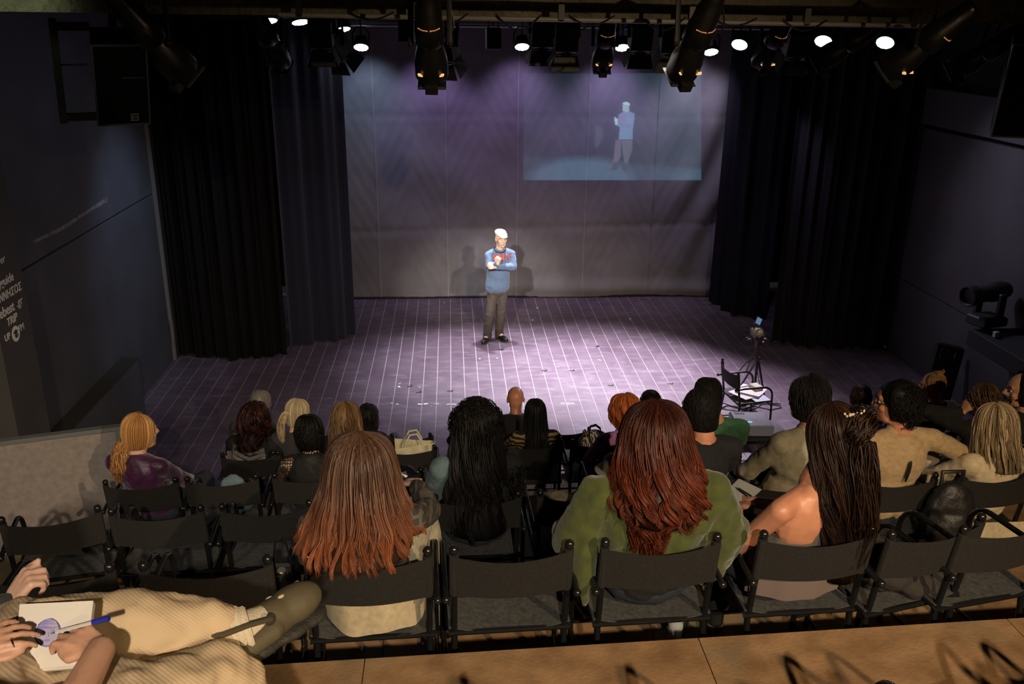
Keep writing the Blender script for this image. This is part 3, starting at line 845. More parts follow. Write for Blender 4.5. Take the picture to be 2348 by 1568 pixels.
p, q = at_y(640, 34, 6.35), at_y(2135, 60, 6.35)
o, d = bar('lighting_bar', 'long grey lighting bar running across the top of the stage', p, q, 0.016, BARM)
g = MB()
for s in (0.03, 0.2, 0.42, 0.62, 0.8, 0.97): g = MB().box(tuple(d * s + np.array([0, 0, 0.05])), (0.04, 0.05, 0.12), bev=0.008); g.build('clamp', BLACK, o)
for k in range(7):
    g = MB(); a = d * (0.1 + 0.11 * k); b = d * (0.17 + 0.11 * k)
    g.tube([tuple(a + (b - a) * t + np.array([0, -0.03, 0.03 - 0.10 * math.sin(math.pi * t) * (0.5 + 0.5 * ((k * 37) % 5) / 4)])) for t in np.linspace(0, 1, 9)], 0.006, 5)
    g.build('cable', BLACK, o)
p, q = at_y(690, 57, 13.9), at_y(1905, 68, 13.9)
bar('lighting_bar', 'thin bright edged bar behind the lamps near the backdrop', p, q, 0.018, mat('bright_bar', (0.35, 0.34, 0.36), 0.35))
p, q = at_y(690, 46, 14.2), at_y(1930, 57, 14.2)
o = thing('box_truss', (p + q) / 2, 'dark grey box beam above the backdrop', 'beam')
L_ = float(np.linalg.norm(q - p)); g = MB(); g.box((0, 0, 0), (L_, 0.12, 0.11), 0, Matrix.Rotation(0.004, 3, 'Y'), 0.01); g.build('beam', mat('dark_grey_beam', (0.09, 0.088, 0.095), 0.6), o, False)
g = MB()
for s in (-0.4, 0, 0.4): g.box((s * L_, 0, 0.2), (0.06, 0.06, 0.36))
g.build('hanger', BLACK, o, False)
p, q = at_y(330, -14, 5.7), at_y(2300, 18, 5.7)
o, d = bar('lighting_bar', 'black lighting bar at the top edge that carries the large spotlights', p + np.array([0, 0.02, 0.12]), q + np.array([0, 0.02, 0.12]), 0.03, BLACK)
cbl = MB()
rc = random.Random(11)
for u, y in ((985, 5.6), (1600, 5.6), (1385, 9.2), (735, 9.2), (1300, 9.2), (1770, 9.2), (620, 8.4), (1950, 9.0)):
    a = at_y(u + 18, 70, y); b = at_y(u + 40 + rc.uniform(-10, 30), 18, y)
    pts = [a + (b - a) * t + np.array([0.05 * math.sin(3.1 * t), -0.04, -0.06 * math.sin(3.1 * t)]) for t in np.linspace(0, 1, 9)]
    cbl.tube(pts, 0.006, 5)
o = cbl.build('lamp_cables', BLACK); tag(o, 'thin black cables looping from the lamps up to the bars', 'cable', kind='stuff')

# hanging loudspeakers
def speaker(label, loc, rz, tilt, w, d, h, mirror=1):
    t = thing('loudspeaker', loc, label, 'loudspeaker', None); t.rotation_euler = (math.radians(tilt), 0, rz)
    g = MB(); b = 0.72
    P = [(-w / 2, -d / 2, -h / 2), (w / 2, -d / 2, -h / 2), (w / 2 * b, d / 2, -h / 2), (-w / 2 * b, d / 2, -h / 2)]
    P = P + [(x, y, h / 2) for x, y, z in P]
    g.add(P, [(0, 3, 2, 1), (4, 5, 6, 7), (0, 1, 5, 4), (1, 2, 6, 5), (2, 3, 7, 6), (3, 0, 4, 7)])
    g.build('cabinet', mat('speaker_black', (0.006, 0.006, 0.007), 0.8, bump=(200, 0.3), spec=0.1), t, False)
    g = MB(); g.box((0, -d / 2 - 0.008, 0), (w * 0.96, 0.016, h * 0.97), bev=0.006); g.build('grille', mat('speaker_grille', (0.004, 0.004, 0.0045), 0.8, bump=(600, 0.5), spec=0.08), t, False)
    EDGE = mat('speaker_edge', (0.05, 0.05, 0.055), 0.5)
    g = MB()
    for s in (-1, 1): g.box((s * w * 0.485, -d / 2 - 0.012, 0), (0.012, 0.02, h * 0.985))
    g.box((0, -d / 2 - 0.012, -h * 0.49), (w * 0.97, 0.02, 0.012)); g.box((0, -d / 2 - 0.012, h * 0.49), (w * 0.97, 0.02, 0.012)); g.box((w * 0.22, -d / 2 - 0.018, h * 0.1), (w * 0.42, 0.004, 0.008))
    g.build('edge_trim', EDGE, t, False)
    lg_ = mat('badge_grey', (0.30, 0.30, 0.30), 0.5)
    g = MB(); lx, lz, q = w * 0.20, -h * 0.40, 0.026
    for s in (-1, 1): g.box((lx + s * q, -d / 2 - 0.019, lz), (0.004, 0.004, 2 * q + 0.004)); g.box((lx, -d / 2 - 0.019, lz + s * q), (2 * q + 0.004, 0.004, 0.004))
    g.build('badge_frame', lg_, t, False)
    text('badge_lettering', 'EV', 0.038, lg_, t, frame((lx - 0.021, -d / 2 - 0.021, lz - 0.013), (1, 0, 0), (0, 0, 1)), 0.001)
    return t


p = at_y(268, 175, 7.6)
sp = speaker('black loudspeaker with a small square badge hanging at the upper left wall', p, math.radians(28), 20, 0.40, 0.34, 0.66)
g = MB(); g.box((-0.42, 0.0, 0.04), (0.05, 0.06, 0.82)); g.box((-0.30, 0.0, -0.33), (0.26, 0.05, 0.05)); g.box((-0.30, 0.0, 0.40), (0.26, 0.05, 0.05)); g.box((-0.31, 0.0, 0.1), (0.2, 0.012, 0.012)); g.box((0.0, 0.02, 0.50), (0.05, 0.05, 0.5))
g.build('bracket', LAMPM, sp, False)
p = at_y(2350, 195, 6.5)
sp = speaker('black loudspeaker hanging at the right edge under the ceiling', p, math.radians(-20), 14, 0.36, 0.3, 0.68)
g = MB(); g.box((0.0, 0.02, 0.50), (0.05, 0.05, 0.5)); g.build('bracket', LAMPM, sp, False)

# ------------------------------------------------------------------ things on the stage
p = at_z(1737, 912, 0.0); T0 = np.array([p[0], p[1], 0.0])
cz = lambda u, v: at_y(u, v, p[1]) - T0
tp = thing('camera_tripod', T0, 'black camera tripod on the stage with a furry microphone on its head', 'tripod')
hub = cz(1738, 822); top = cz(1739, 795)
for u, v, y in ((1752, 905, -0.12), (1727, 912, -0.22), (1700, 862 + 20, 0.05)):
    q = at_z(u, v, 0.0) - T0
    MB().tube([tuple(hub), tuple(hub * 0.45 + q * 0.55), tuple(q)], 0, 8, rr=[0.018, 0.015, 0.011]).build('leg', BLACK, tp)
MB().tube([tuple(hub - np.array([0, 0, 0.45])), tuple(top)], 0.016, 8).ball(tuple(hub), 0.035, 10).build('centre_column', BLACK, tp)
MB().box(tuple(top + np.array([0, 0, 0.06])), (0.07, 0.08, 0.10), bev=0.012).tube([tuple(top + np.array([-0.02, 0, 0.05])), tuple(top + np.array([-0.16, -0.1, -0.30]))], 0.008, 6).build('pan_head', BLACK, tp)
MB().tube([tuple(hub + np.array([-0.06, 0, 0])), tuple(hub + np.array([-0.17, -0.05, -0.04])), tuple(hub + np.array([-0.26, -0.08, -0.14]))], 0.007, 6).build('spreader_arm', BLACK, tp)
g = MB(); c = cz(1718, 791)
g.tube([tuple(c + np.array([0.055 * math.cos(a), 0.01 * a, 0.075 * math.sin(a)])) for a in np.linspace(0, 12.6, 30)], 0.006, 5)
g.tube([tuple(cz(1722, 775)), tuple(cz(1730, 800)), tuple(cz(1734, 840)), tuple(cz(1742, 880)), tuple(cz(1745, 905))], 0.005, 5); g.build('cable', BLACK, tp)
vc = thing('video_camera', T0 + cz(1737, 770), 'small video camera with a flip screen and furry microphone on the tripod', 'camera')
MB().box((0.0, 0.03, 0.0), (0.10, 0.24, 0.085), bev=0.015).build('body', BLACK, vc, False)
MB().tube([(0, 0.15, 0.005), (0, 0.22, 0.005)], 0.034, 12).build('lens_hood', BLACK, vc)
MB().box((0.055, -0.06, -0.03), (0.10, 0.05, 0.03), bev=0.006).build('side_handle', BLACK, vc, False)
rw = random.Random(3); g = MB(); g.ball((-0.012, -0.03, 0.055), (0.055, 0.075, 0.052), 14)
for k in range(420):
    a, b = rw.uniform(0, 6.28), math.acos(rw.uniform(-1, 1)); n3 = np.array([math.sin(b) * math.cos(a), math.sin(b) * math.sin(a), math.cos(b)])
    s_ = np.array([-0.012, -0.03, 0.055]) + n3 * np.array([0.053, 0.073, 0.05]); e_ = s_ + (n3 + np.array([rw.uniform(-.6, .6), rw.uniform(-.6, .6), rw.uniform(-.8, .3)])) * 0.018
    g.tube([tuple(s_), tuple(e_)], 0, 3, True, [0.004, 0.001])
g.build('fur_windshield', mat('beige_fur', (0.34, 0.31, 0.22), 0.9, noise=(90, 0.4)), vc)
s = MB(); Rm = Matrix.Rotation(math.radians(30), 3, 'Y') @ Matrix.Rotation(math.radians(-25), 3, 'X')
MB().box((-0.01, 0.0, 0.20), (0.085, 0.016, 0.10), 0, Rm, 0.006).tube([(-0.06, 0, 0.05), (-0.065, 0, 0.17)], 0.007, 6).build('flip_screen', BLACK, vc, False)
MB().box(tuple(Vector((-0.01, 0, 0.20)) + Rm @ Vector((0, -0.0095, 0))), (0.070, 0.002, 0.085), 0, Rm).build('screen_image', mat('blue_screen', (0.1, 0.2, 0.4), 0.3, emit=((0.16, 0.28, 0.5), 0.55)), vc, False)
ph = thing('phone', T0 + cz(1747, 781), 'small phone with a bright face clipped to the tripod head', 'phone')
MB().box((0, 0, 0), (0.055, 0.014, 0.10), bev=0.006).build('body', BLACK, ph, False)
MB().box((0, -0.008, 0), (0.045, 0.002, 0.085)).build('screen', mat('white_screen', (0.6, 0.65, 0.7), 0.3, emit=((0.7, 0.75, 0.8), 0.9)), ph, False); ph.rotation_euler = (0.3, 0.35, 0.3)
rb = thing('strap', T0 + cz(1737, 781), 'red strap hanging below the furry microphone', 'strap')
g = MB(); g.grid(lambda s, t: (0.05 - 0.11 * s + 0.02 * t, -0.05, 0.05 - 0.12 * s + 0.012 * math.sin(6 * s) + 0.035 * t), 8, 1, 0.004); g.build('ribbon', mat('red_webbing', (0.42, 0.02, 0.03), 0.6), rb)

PAPER = mat('white_paper', (0.72, 0.71, 0.70), 0.7)
PAPERB = mat('bluish_print', (0.42, 0.48, 0.58), 0.5)
def sheet(label, c, w, h, rz, m=PAPER, name='paper_sheet', z=0.003, curl=0.0):
    o = thing(name, c, label, 'paper', None, rz); g = MB()
    g.grid(lambda s, t: ((s - .5) * w, (t - .5) * h, curl * (2 * s - 1) ** 2), 6, 4, z); g.build('sheet', m, o); return o
sb = np.array([sch.location[0], sch.location[1], 0.47]); ca, sa = math.cos(math.radians(-82)), math.sin(math.radians(-82))
def onseat(x, y, dz=0.0): return (sb[0] + ca * x - sa * y, sb[1] + sa * x + ca * y, 0.47 + dz)
sheet('printed white sheet leaning on the arm of the stage chair', onseat(0.02, 0.16, 0.012), 0.21, 0.29, 0.5)
sheet('large pale sheet lying across the seat of the stage chair', onseat(-0.03, 0.28, 0.022), 0.28, 0.30, 0.9, curl=0.01)
sheet('bluish printed sheet under the large pale sheet', onseat(0.12, 0.30, 0.004), 0.2, 0.26, 0.2, PAPERB)
o = thing('paper_block', onseat(-0.08, 0.37, 0.02), 'cream paper block at the front of the stage chair seat', 'paper', None, 0.3)
MB().box((0, 0, 0.02), (0.11, 0.14, 0.06), bev=0.008).build('block', mat('cream_paper', (0.55, 0.53, 0.40), 0.7), o, False)

# projector on its stand
p = at_z(1723, 960, 0.78); pj = thing('video_projector', (p[0], p[1], 0.78), 'flat grey blue video projector on a black table before the stage', 'projector', None, -0.06)
PJ = mat('projector_grey', (0.20, 0.21, 0.30), 0.4)
MB().box((0, 0, -0.06), (0.38, 0.36, 0.12), bev=0.012).build('case', PJ, pj, False)
MB().box((-0.09, 0.145, 0.002), (0.10, 0.05, 0.006)).build('zoom_slot', BLACK, pj, False)
MB().tube([(-0.09, 0.165, -0.055), (-0.09, 0.20, -0.055)], 0.038, 14).build('lens', mat('lens_glass', (0.8, 0.85, 0.9), 0.1, emit=((0.8, 0.9, 1.0), 1.0)), pj)
MB().box((0.03, -0.02, 0.002), (0.07, 0.008, 0.003)).build('brand_strip', mat('pale_print', (0.5, 0.5, 0.55), 0.6), pj, False)
g = MB()
for k in range(3): g.ball((-0.055 + 0.016 * k, -0.085 + 0.008 * (k % 2), 0.002), 0.006, 8)
g.build('status_lamp', mat('blue_led', (0.1, 0.4, 1), 0.4, emit=((0.12, 0.4, 1.0), 3.5)), pj)
g = MB()
for k in range(5): g.ball((0.02 + 0.02 * k, -0.07, 0.001), 0.004, 6)
g.build('button', mat('button_grey', (0.3, 0.3, 0.35), 0.5), pj)
tb = thing('table', (p[0] + 0.04, p[1] - 0.04, 0), 'low black table under the video projector', 'table', None, 0.12)
MB().box((0.02, 0, 0.645), (0.60, 0.46, 0.03), bev=0.006).build('tabletop', BLACK, tb, False)
for sx in (-1, 1):
    for sy in (-1, 1): MB().tube([(0.27 * sx, 0.2 * sy, 0.63), (0.28 * sx, 0.21 * sy, 0)], 0.016, 8).build('leg', BLACK, tb)
c = at_z(1690, 935, 0.0)
g = MB(); rr_ = random.Random(2)
for k in range(4):
    pts = [np.array([c[0] - 0.5 + 0.18 * j + rr_.uniform(-.05, .05), c[1] + rr_.uniform(-.14, .14), 0.008]) for j in range(7)]
    g.tube([tuple(x) for x in pts], 0.006, 5)
o = g.build('floor_cables', BLACK); tag(o, 'tangle of thin black cables on the floor beside the stage chair', 'cable', kind='stuff')

# right wall ledge, lamp on it, leaning case
XS = 5.98
zs = float(at_x(2215, 790, XS)[2]); y0_ = float(at_x(2215, 790, XS)[1])
o = thing('wall_shelf', (0, 0, 0), 'black wall shelf on the right wall that carries the dark moving lamp', 'shelf')
MB().box(((XS + 6.57) / 2, y0_ / 2 + 1.6, zs + 0.10), (6.57 - XS, y0_ - 3.2, 0.20), bev=0.01).build('shelf_box', mat('shelf_black', (0.008, 0.008, 0.009), 0.8), o, False)
g = MB()
for yy in (4.5, 6.5, 8.5): MB().box((6.45, yy, zs - 0.05), (0.22, 0.05, 0.1)).build('bracket', BLACK, o, False)
p = at_x(2250, 795, 6.25); ml = thing('moving_lamp', (6.25, p[1], zs + 0.20), 'black moving stage lamp standing on the right wall shelf', 'stage light', None, 0.25)
MB().box((0, 0, 0.06), (0.34, 0.28, 0.12), bev=0.02).build('base', LAMPM, ml, False)
for s_ in (-1, 1): MB().box((0, 0.16 * s_, 0.25), (0.09, 0.04, 0.34), bev=0.012).build('fork_arm', LAMPM, ml, False)
Mh = Matrix.Rotation(math.radians(86), 3, 'Y')
MB().lathe([(0.02, 0.24), (0.085, 0.22), (0.115, 0.12), (0.118, -0.02), (0.100, -0.06), (0.098, -0.22), (0.118, -0.24), (0.124, -0.36), (0.11, -0.365), (0.09, -0.32), (0, -0.31)], 18, (0, 0, 0.40), Mh, cap=False).build('head', LAMPM, ml)
o = thing('paper_label', (6.10, p[1] - 0.45, zs + 0.203), 'small pale tag on the shelf beside the dark moving lamp', 'tag')
MB().box((0, 0, 0.035), (0.05, 0.05, 0.07), bev=0.006).build('tag', mat('pale_tag', (0.35, 0.34, 0.33), 0.7), o, False)
p = at_z(2130, 930, 0.0)
o = thing('leaning_case', (p[0], p[1], 0), 'black flat instrument case leaning behind the man with the hair bun', 'case')
Ml = Matrix.Rotation(math.radians(-12), 3, 'X') @ Matrix.Rotation(math.radians(13), 3, 'Y'); cl_ = Vector((0.10, 0.0, 0.43))
MB().box(tuple(cl_), (0.36, 0.08, 0.80), 0, Ml, 0.03).build('shell', mat('case_black', (0.012, 0.012, 0.014), 0.3), o, False)
MB().box(tuple(cl_ + Ml @ Vector((-0.07, -0.044, 0.26))), (0.12, 0.01, 0.14), 0, Ml, 0.004).build('dark_window', mat('dark_window', (0.04, 0.04, 0.05), 0.3), o, False)
MB().box(tuple(cl_ + Ml @ Vector((0.07, -0.046, 0.25))), (0.02, 0.014, 0.12), 0, Ml, 0.003).build('latch', mat('latch_grey', (0.1, 0.1, 0.11), 0.35), o, False)

# ------------------------------------------------------------------ people: tools
REM = []
V3 = lambda *a: np.array(a, float)


def unit(v):
    v = np.array(v, float); return v / (np.linalg.norm(v) + 1e-12)


class Blob:
    """tapered limbs and rounded masses fused into one continuous skin"""
    def __init__(s): s.m = MB()

    def limb(s, *pr, n=10):
        for (a, ra), (b, rb) in zip(pr[:-1], pr[1:]): s.m.cap(a, b, ra, rb, n)
        return s

    def mass(s, c, r, M=None, n=14):
        s.m.ball(c, r, n, M); return s

    def build(s, name, m, root, vox=0.012, smooth=4, dec=None, disp=None):
        o = s.m.build(name, m, root, True, root.location)
        r = o.modifiers.new('fuse', 'REMESH'); r.mode = 'VOXEL'; r.voxel_size = vox; r.use_smooth_shade = True
        if smooth:
            k = o.modifiers.new('soft', 'SMOOTH'); k.factor = 0.5; k.iterations = smooth
        if disp:
            for sz, st in disp:
                tx = bpy.data.textures.new('folds', 'CLOUDS'); tx.noise_scale = sz; tx.noise_depth = 1
                d = o.modifiers.new('folds', 'DISPLACE'); d.texture = tx; d.strength = st; d.mid_level = 0.5
                d.texture_coords = 'GLOBAL'
        if dec:
            k = o.modifiers.new('light', 'DECIMATE'); k.ratio = dec
        REM.append(o); return o


def ik(a, c, l1, l2, pole):
    a, c = np.array(a, float), np.array(c, float); d = c - a; L = np.linalg.norm(d); L2 = min(L, (l1 + l2) * 0.999); t = d / (L + 1e-9)
    x = (l1 * l1 - l2 * l2 + L2 * L2) / (2 * L2); h = math.sqrt(max(l1 * l1 - x * x, 0))
    p = np.array(pole, float); p = p - t * (p @ t); p = unit(p)
    return a + t * x + p * h, a + t * L2


def spinM(fwd, up):
    z = unit(up); x = unit(np.cross(fwd, z)); y = np.cross(z, x)
    return Matrix((tuple(x), tuple(y), tuple(z))).transposed()


def headM(yaw, pitch, roll=0.0):
    return Matrix.Rotation(-math.radians(yaw), 3, 'Z') @ Matrix.Rotation(math.radians(pitch), 3, 'X') @ Matrix.Rotation(math.radians(roll), 3, 'Y')


def add_head(B, H, M, S, neck, ears=True):
    P = lambda x, y, z: np.array(M @ Vector((x * S, y * S, z * S))) + H
    B.mass(P(0, -0.012, 0.026), (0.078 * S, 0.096 * S, 0.092 * S), M, 18)
    B.mass(P(0, 0.022, -0.040), (0.056 * S, 0.066 * S, 0.074 * S), M, 16)
    B.limb((P(-0.03, 0.03, -0.078), 0.028 * S), (P(0, 0.068, -0.094), 0.020 * S), (P(0.03, 0.03, -0.078), 0.028 * S))
    B.limb((P(0, 0.082, 0.016), 0.009 * S), (P(0, 0.103, -0.022), 0.0125 * S)); B.mass(P(-0.011, 0.092, -0.026), 0.009 * S, None, 8); B.mass(P(0.011, 0.092, -0.026), 0.009 * S, None, 8)
    B.limb((P(-0.042, 0.066, 0.030), 0.013 * S), (P(0, 0.078, 0.026), 0.011 * S), (P(0.042, 0.066, 0.030), 0.013 * S))
    B.limb((P(-0.018, 0.080, -0.057), 0.0085 * S), (P(0.018, 0.080, -0.057), 0.0085 * S))
    for s in (-1, 1):
        B.mass(P(0.045 * s, 0.052, -0.022), 0.02 * S, None, 8)
        if ears: B.mass(P(0.076 * s, -0.008, -0.008), (0.010 * S, 0.020 * S, 0.032 * S), M @ Matrix.Rotation(0.35 * s, 3, 'Z'), 10)
    B.limb((P(0, -0.040, -0.01), 0.066 * S), (P(0, -0.030, -0.06), 0.058 * S))
    B.limb((P(0, -0.022, -0.05), 0.055 * S), (neck, 0.058 * S))
    return P


def add_hand(B, w, fd, nrm, ts, curl=(35, 40, 25), S=1.0, thumb=0.5, spread=0.0):
    x = unit(fd); n = np.array(nrm, float); n = unit(n - x * (n @ x)); s = np.cross(n, x) * ts
    tips = []
    for k, (off, ln) in enumerate(zip((0.031, 0.0105, -0.0105, -0.030), (0.066, 0.075, 0.070, 0.055))):
        a = w + s * off * 0.45 * S; kn = w + x * (0.082 - 0.004 * abs(k - 1)) * S + s * off * S
        B.limb((a, 0.014 * S), (kn, 0.0105 * S), n=8)
        p = kn; ang = 0.0
        d0 = unit(x + s * spread * (1.5 - k))
        for q, (fr, c) in enumerate(zip((0.45, 0.31, 0.24), curl)):
            ang += math.radians(c + (4 * k if q == 0 else 0)); d = d0 * math.cos(ang) - n * math.sin(ang)
            e = p + d * ln * fr * S * 1.08; B.limb((p, (0.0092 - 0.0008 * q) * S), (e, (0.0084 - 0.0008 * q) * S), n=8); p = e
        tips.append(p)
    a = w + x * 0.022 * S + s * 0.020 * S; b = a + unit(x * 0.62 + s * 0.72 - n * 0.28) * 0.042 * S
    c = b + unit(x * 0.9 + s * (0.35 - 0.7 * thumb) - n * 0.35 * thumb) * 0.034 * S; d = c + unit(x * 0.95 + s * (0.15 - 0.9 * thumb) - n * 0.4 * thumb) * 0.026 * S
    B.limb((a, 0.015 * S), (b, 0.0115 * S), (c, 0.010 * S), (d, 0.0085 * S), n=8)
    B.mass(w + x * 0.04 * S - n * 0.004, (0.028 * S, 0.030 * S, 0.016 * S), Matrix((tuple(x), tuple(s * ts), tuple(n))).transposed(), 10)
    tips.append(d); return tips


def eyes(root, P, S, open_=True):
    W_ = mat('eye_white', (0.75, 0.74, 0.72), 0.25); I_ = mat('eye_dark', (0.03, 0.02, 0.015), 0.2)
    for s in (-1, 1):
        c = P(0.031 * s, 0.0645, 0.006)
        MB().ball(c, 0.0118 * S, 12).build('eye', [W_, I_], root, True, root.location)
        f = P(0.031 * s, 0.0738, 0.004) ; MB().ball(f, 0.0062 * S, 10).build('iris', I_, root, True, root.location)
        g = MB(); g.tube([P(0.014 * s, 0.083, 0.031), P(0.032 * s, 0.083, 0.036), P(0.050 * s, 0.070, 0.030)], 0.0045 * S, 6); g.build('eyebrow', mat('brow_dark', (0.03, 0.02, 0.014), 0.8), root, True, root.location)


# ---- hair: locks are flattened tapered strands laid over a base form
def lock_mesh(name, paths, widths, tone, m, root, base=None, lat=None, thick=0.4, sides=4):
    n, K, _ = paths.shape
    T = np.gradient(paths, axis=1); T /= np.linalg.norm(T, axis=2, keepdims=True) + 1e-9
    if lat is None:
        lat = np.cross(T, np.array([0, 0, 1.0])); bad = np.linalg.norm(lat, axis=2) < 1e-3; lat[bad] = (1, 0, 0)
    lat = lat - T * (lat * T).sum(2, keepdims=True); lat /= np.linalg.norm(lat, axis=2, keepdims=True) + 1e-9
    bn = np.cross(T, lat); w = widths[..., None]
    if sides == 4: ring = [paths + lat * w, paths + bn * w * thick, paths - lat * w, paths - bn * w * thick]
    else: ring = [paths + lat * w, paths + bn * w * thick, paths - lat * w]
    R = np.stack(ring, 2).reshape(-1, 3); q = len(ring)
    i = np.arange(n)[:, None, None]; k = np.arange(K - 1)[None, :, None]; j = np.arange(q)[None, None, :]
    a = i * K * q + k * q + j; b = i * K * q + k * q + (j + 1) % q
    F = np.stack([a, b, b + q, a + q], -1).reshape(-1, 4)
    tt = np.broadcast_to(np.linspace(0, 1, K)[None, :, None], (n, K, q)) if tone.shape[-1] == 1 or tone.ndim == 1 else None
    tn = np.broadcast_to(tone.reshape(n, 1, 1), (n, K, q)).reshape(-1)
    return R, F, tn, tt.reshape(-1)


def finish_hair(name, parts, m, root, bases=()):
    vs, fs, t0, t1 = [], [], [], []; o = 0
    for (R, F, a, b) in parts: vs.append(R); fs.append(F + o); t0.append(a); t1.append(b); o += len(R)
    for mb, tone, tip in bases:
        R = np.array(mb.v, float); vs.append(R); fs.append([tuple(i + o for i in f) for f in mb.f]); t0.append(np.full(len(R), tone)); t1.append(np.full(len(R), tip)); o += len(R)
    Vv = np.vstack(vs) - np.array(root.location)
    faces = []
    for f in fs: faces.extend([tuple(map(int, r)) for r in f] if not isinstance(f, np.ndarray) else f.tolist())
    me = bpy.data.meshes.new(name); me.from_pydata(Vv.tolist(), [], faces)
    at = me.color_attributes.new('tone', 'FLOAT_COLOR', 'POINT'); n = len(Vv)
    col = np.stack([np.concatenate(t0), np.concatenate(t1), np.zeros(n), np.ones(n)], 1)
    at.data.foreach_set('color', col.ravel().astype(np.float32))
    me.polygons.foreach_set('use_smooth', [True] * len(me.polygons)); me.materials.append(m)
    ob = bpy.data.objects.new(name, me); C.objects.link(ob); ob.parent = root; return ob


PROFILES = {
    # t, radius, z, y-shift   (head frame, metres)
    'long': [(0, .006, .126, -.008), (.07, .050, .117, -.010), (.16, .080, .080, -.012), (.27, .092, .01, -.016), (.37, .096, -.07, -.030), (.52, .112, -.20, -.07), (.75, .130, -.36, -.10), (1, .135, -.52, -.115)],
    'mid': [(0, .006, .126, -.008), (.10, .052, .117, -.010), (.22, .082, .08, -.012), (.40, .096, .01, -.016), (.60, .100, -.07, -.026), (.8, .108, -.15, -.05), (1, .112, -.23, -.07)],
    'bob': [(0, .006, .126, -.008), (.13, .052, .117, -.010), (.28, .083, .08, -.012), (.52, .097, .01, -.014), (.76, .093, -.06, -.016), (1, .070, -.115, -.018)],
    'skull': [(0, .004, .130, -.012), (.14, .052, .121, -.012), (.32, .082, .080, -.012), (.58, .088, .014, -.014), (.8, .078, -.045, -.022), (1, .064, -.085, -.032)],
}


def smooth_prof(prof):
    p = np.array(PROFILES[prof] if isinstance(prof, str) else prof, float); t = np.linspace(0, 1, 81)
    q = np.stack([np.interp(t, p[:, 0], p[:, k]) for k in range(4)], 1)
    for _ in range(3):
        z = np.vstack([2 * q[:1] - q[1:7][::-1], q, 2 * q[-1:] - q[-7:-1][::-1]]); q = np.stack([np.convolve(z[:, k], np.ones(7) / 7, 'same')[6:-6] for k in range(4)], 1)
    q[:, 0] = t; q[:, 1] = np.maximum(q[:, 1], 0.004); return q


def bell(H, M, prof, n, seed, S=1.0, th=128, wave=0.0, freq=3.0, width=0.006, lenv=0.2, K=16, grow=1.0, short=None, layer=(0.86, 1.04), ay=1.08, flare=None, curlr=0.0, tmin=0.0, clump=0):
    """locks falling over the head along a bell shaped profile; M orients the head, long ends hang straight down"""
    r = np.random.RandomState(seed); pf_ = smooth_prof(prof)
    th0 = np.radians(r.uniform(-th, th, n)); q = layer[0] + (layer[1] - layer[0]) * np.sqrt(r.uniform(0, 1, n))
    ctone = np.zeros(n); cen = th0.copy(); cl_len = np.zeros(n); cq = q.copy()
    if clump:
        cth = np.radians(r.uniform(-th, th, clump)); cid = np.argmin(np.abs(th0[:, None] - cth[None]) + r.uniform(0, 0.22, (n, clump)), 1)
        cen = cth[cid]; ctone = r.uniform(-0.28, 0.28, clump)[cid]; cl_len = (lenv * r.uniform(0, 1, clump) ** 1.3)[cid]; cq = r.uniform(layer[0] + 0.02, layer[1] + 0.04, clump)[cid]
    if short:
        a = r.uniform(tmin, 1.0 - 0.3 * short, n); b = np.minimum(a + short * r.uniform(0.6, 1.2, n), 1.04)
    else:
        a = np.abs(r.normal(0, 0.05, n)).clip(0, 0.22) + tmin; b = 1 - lenv * r.uniform(0, 1, n) ** 1.5 if not clump else 1 - cl_len - 0.10 * r.uniform(0, 1, n)
    tk = np.linspace(0, 1, K)[None]; t = a[:, None] + (b - a)[:, None] * tk
    cw = 0.72 * np.clip((t - 0.30) / 0.5, 0, 1) ** 0.8 if clump else 0 * t
    R = np.interp(t, pf_[:, 0], pf_[:, 1]) * (q[:, None] * (1 - cw) + cq[:, None] * cw) * grow; Z = np.interp(t, pf_[:, 0], pf_[:, 2]); Y0 = np.interp(t, pf_[:, 0], pf_[:, 3])
    ph = r.uniform(0, 6.28, n)[:, None]; fq = freq * r.uniform(0.8, 1.2, n)[:, None]
    if clump: ph = (cen * 37.0 % 6.28)[:, None] + r.uniform(-0.5, 0.5, n)[:, None]; fq = freq * (1 + 0.2 * np.sin(cen * 91))[:, None]
    fall = np.clip((t - 0.14) / 0.4, 0, 1) if not short else 1.0
    wv = wave * np.sin(6.283 * fq * t + ph) * fall; th_ = th0[:, None] * (1 - cw) + cen[:, None] * cw + wv / np.maximum(R, 0.03)
    rad = R + 0.7 * wave * np.cos(6.283 * fq * t + ph) * fall + (r.uniform(-1, 1, n)[:, None]) * 0.004 + curlr * np.sin(tk * 3.14) * r.uniform(0.2, 1, n)[:, None]
    x = rad * np.sin(th_); y = -rad * ay * np.cos(th_) + Y0; z = Z + (curlr * 0.6 * np.cos(ph + 6.283 * fq * tk) if curlr else 0)
    loc = np.stack([x, y, z], 2) * S
    Mn = np.array(M); yaw = math.atan2(Mn[0, 1], Mn[1, 1]); Rz = np.array(Matrix.Rotation(-yaw, 3, 'Z'))
    w = np.clip((t - 0.3) / 0.25, 0, 1)[..., None] if not short else 0.0
    P = (loc @ Mn.T) * (1 - w) + (loc @ Rz.T) * w + H
    lat = np.stack([np.cos(th_), np.sin(th_) * 0 + np.sin(th_), 0 * th_], 2) @ Rz.T
    wd = width * S * r.uniform(0.6, 1.3, n)[:, None] * (1 - 0.8 * tk ** 3) * (0.45 + 0.55 * np.minimum(1, tk * 5)) * np.ones_like(t)
    tone = np.clip(r.beta(2, 2.2, n) * 0.8 + 0.2 * (q - layer[0]) / (layer[1] - layer[0] + 1e-6) + ctone, 0, 1)
    return lock_mesh('hair', P, wd, tone, None, None, lat=lat)[:3] + (np.repeat(t.reshape(-1), 4),)


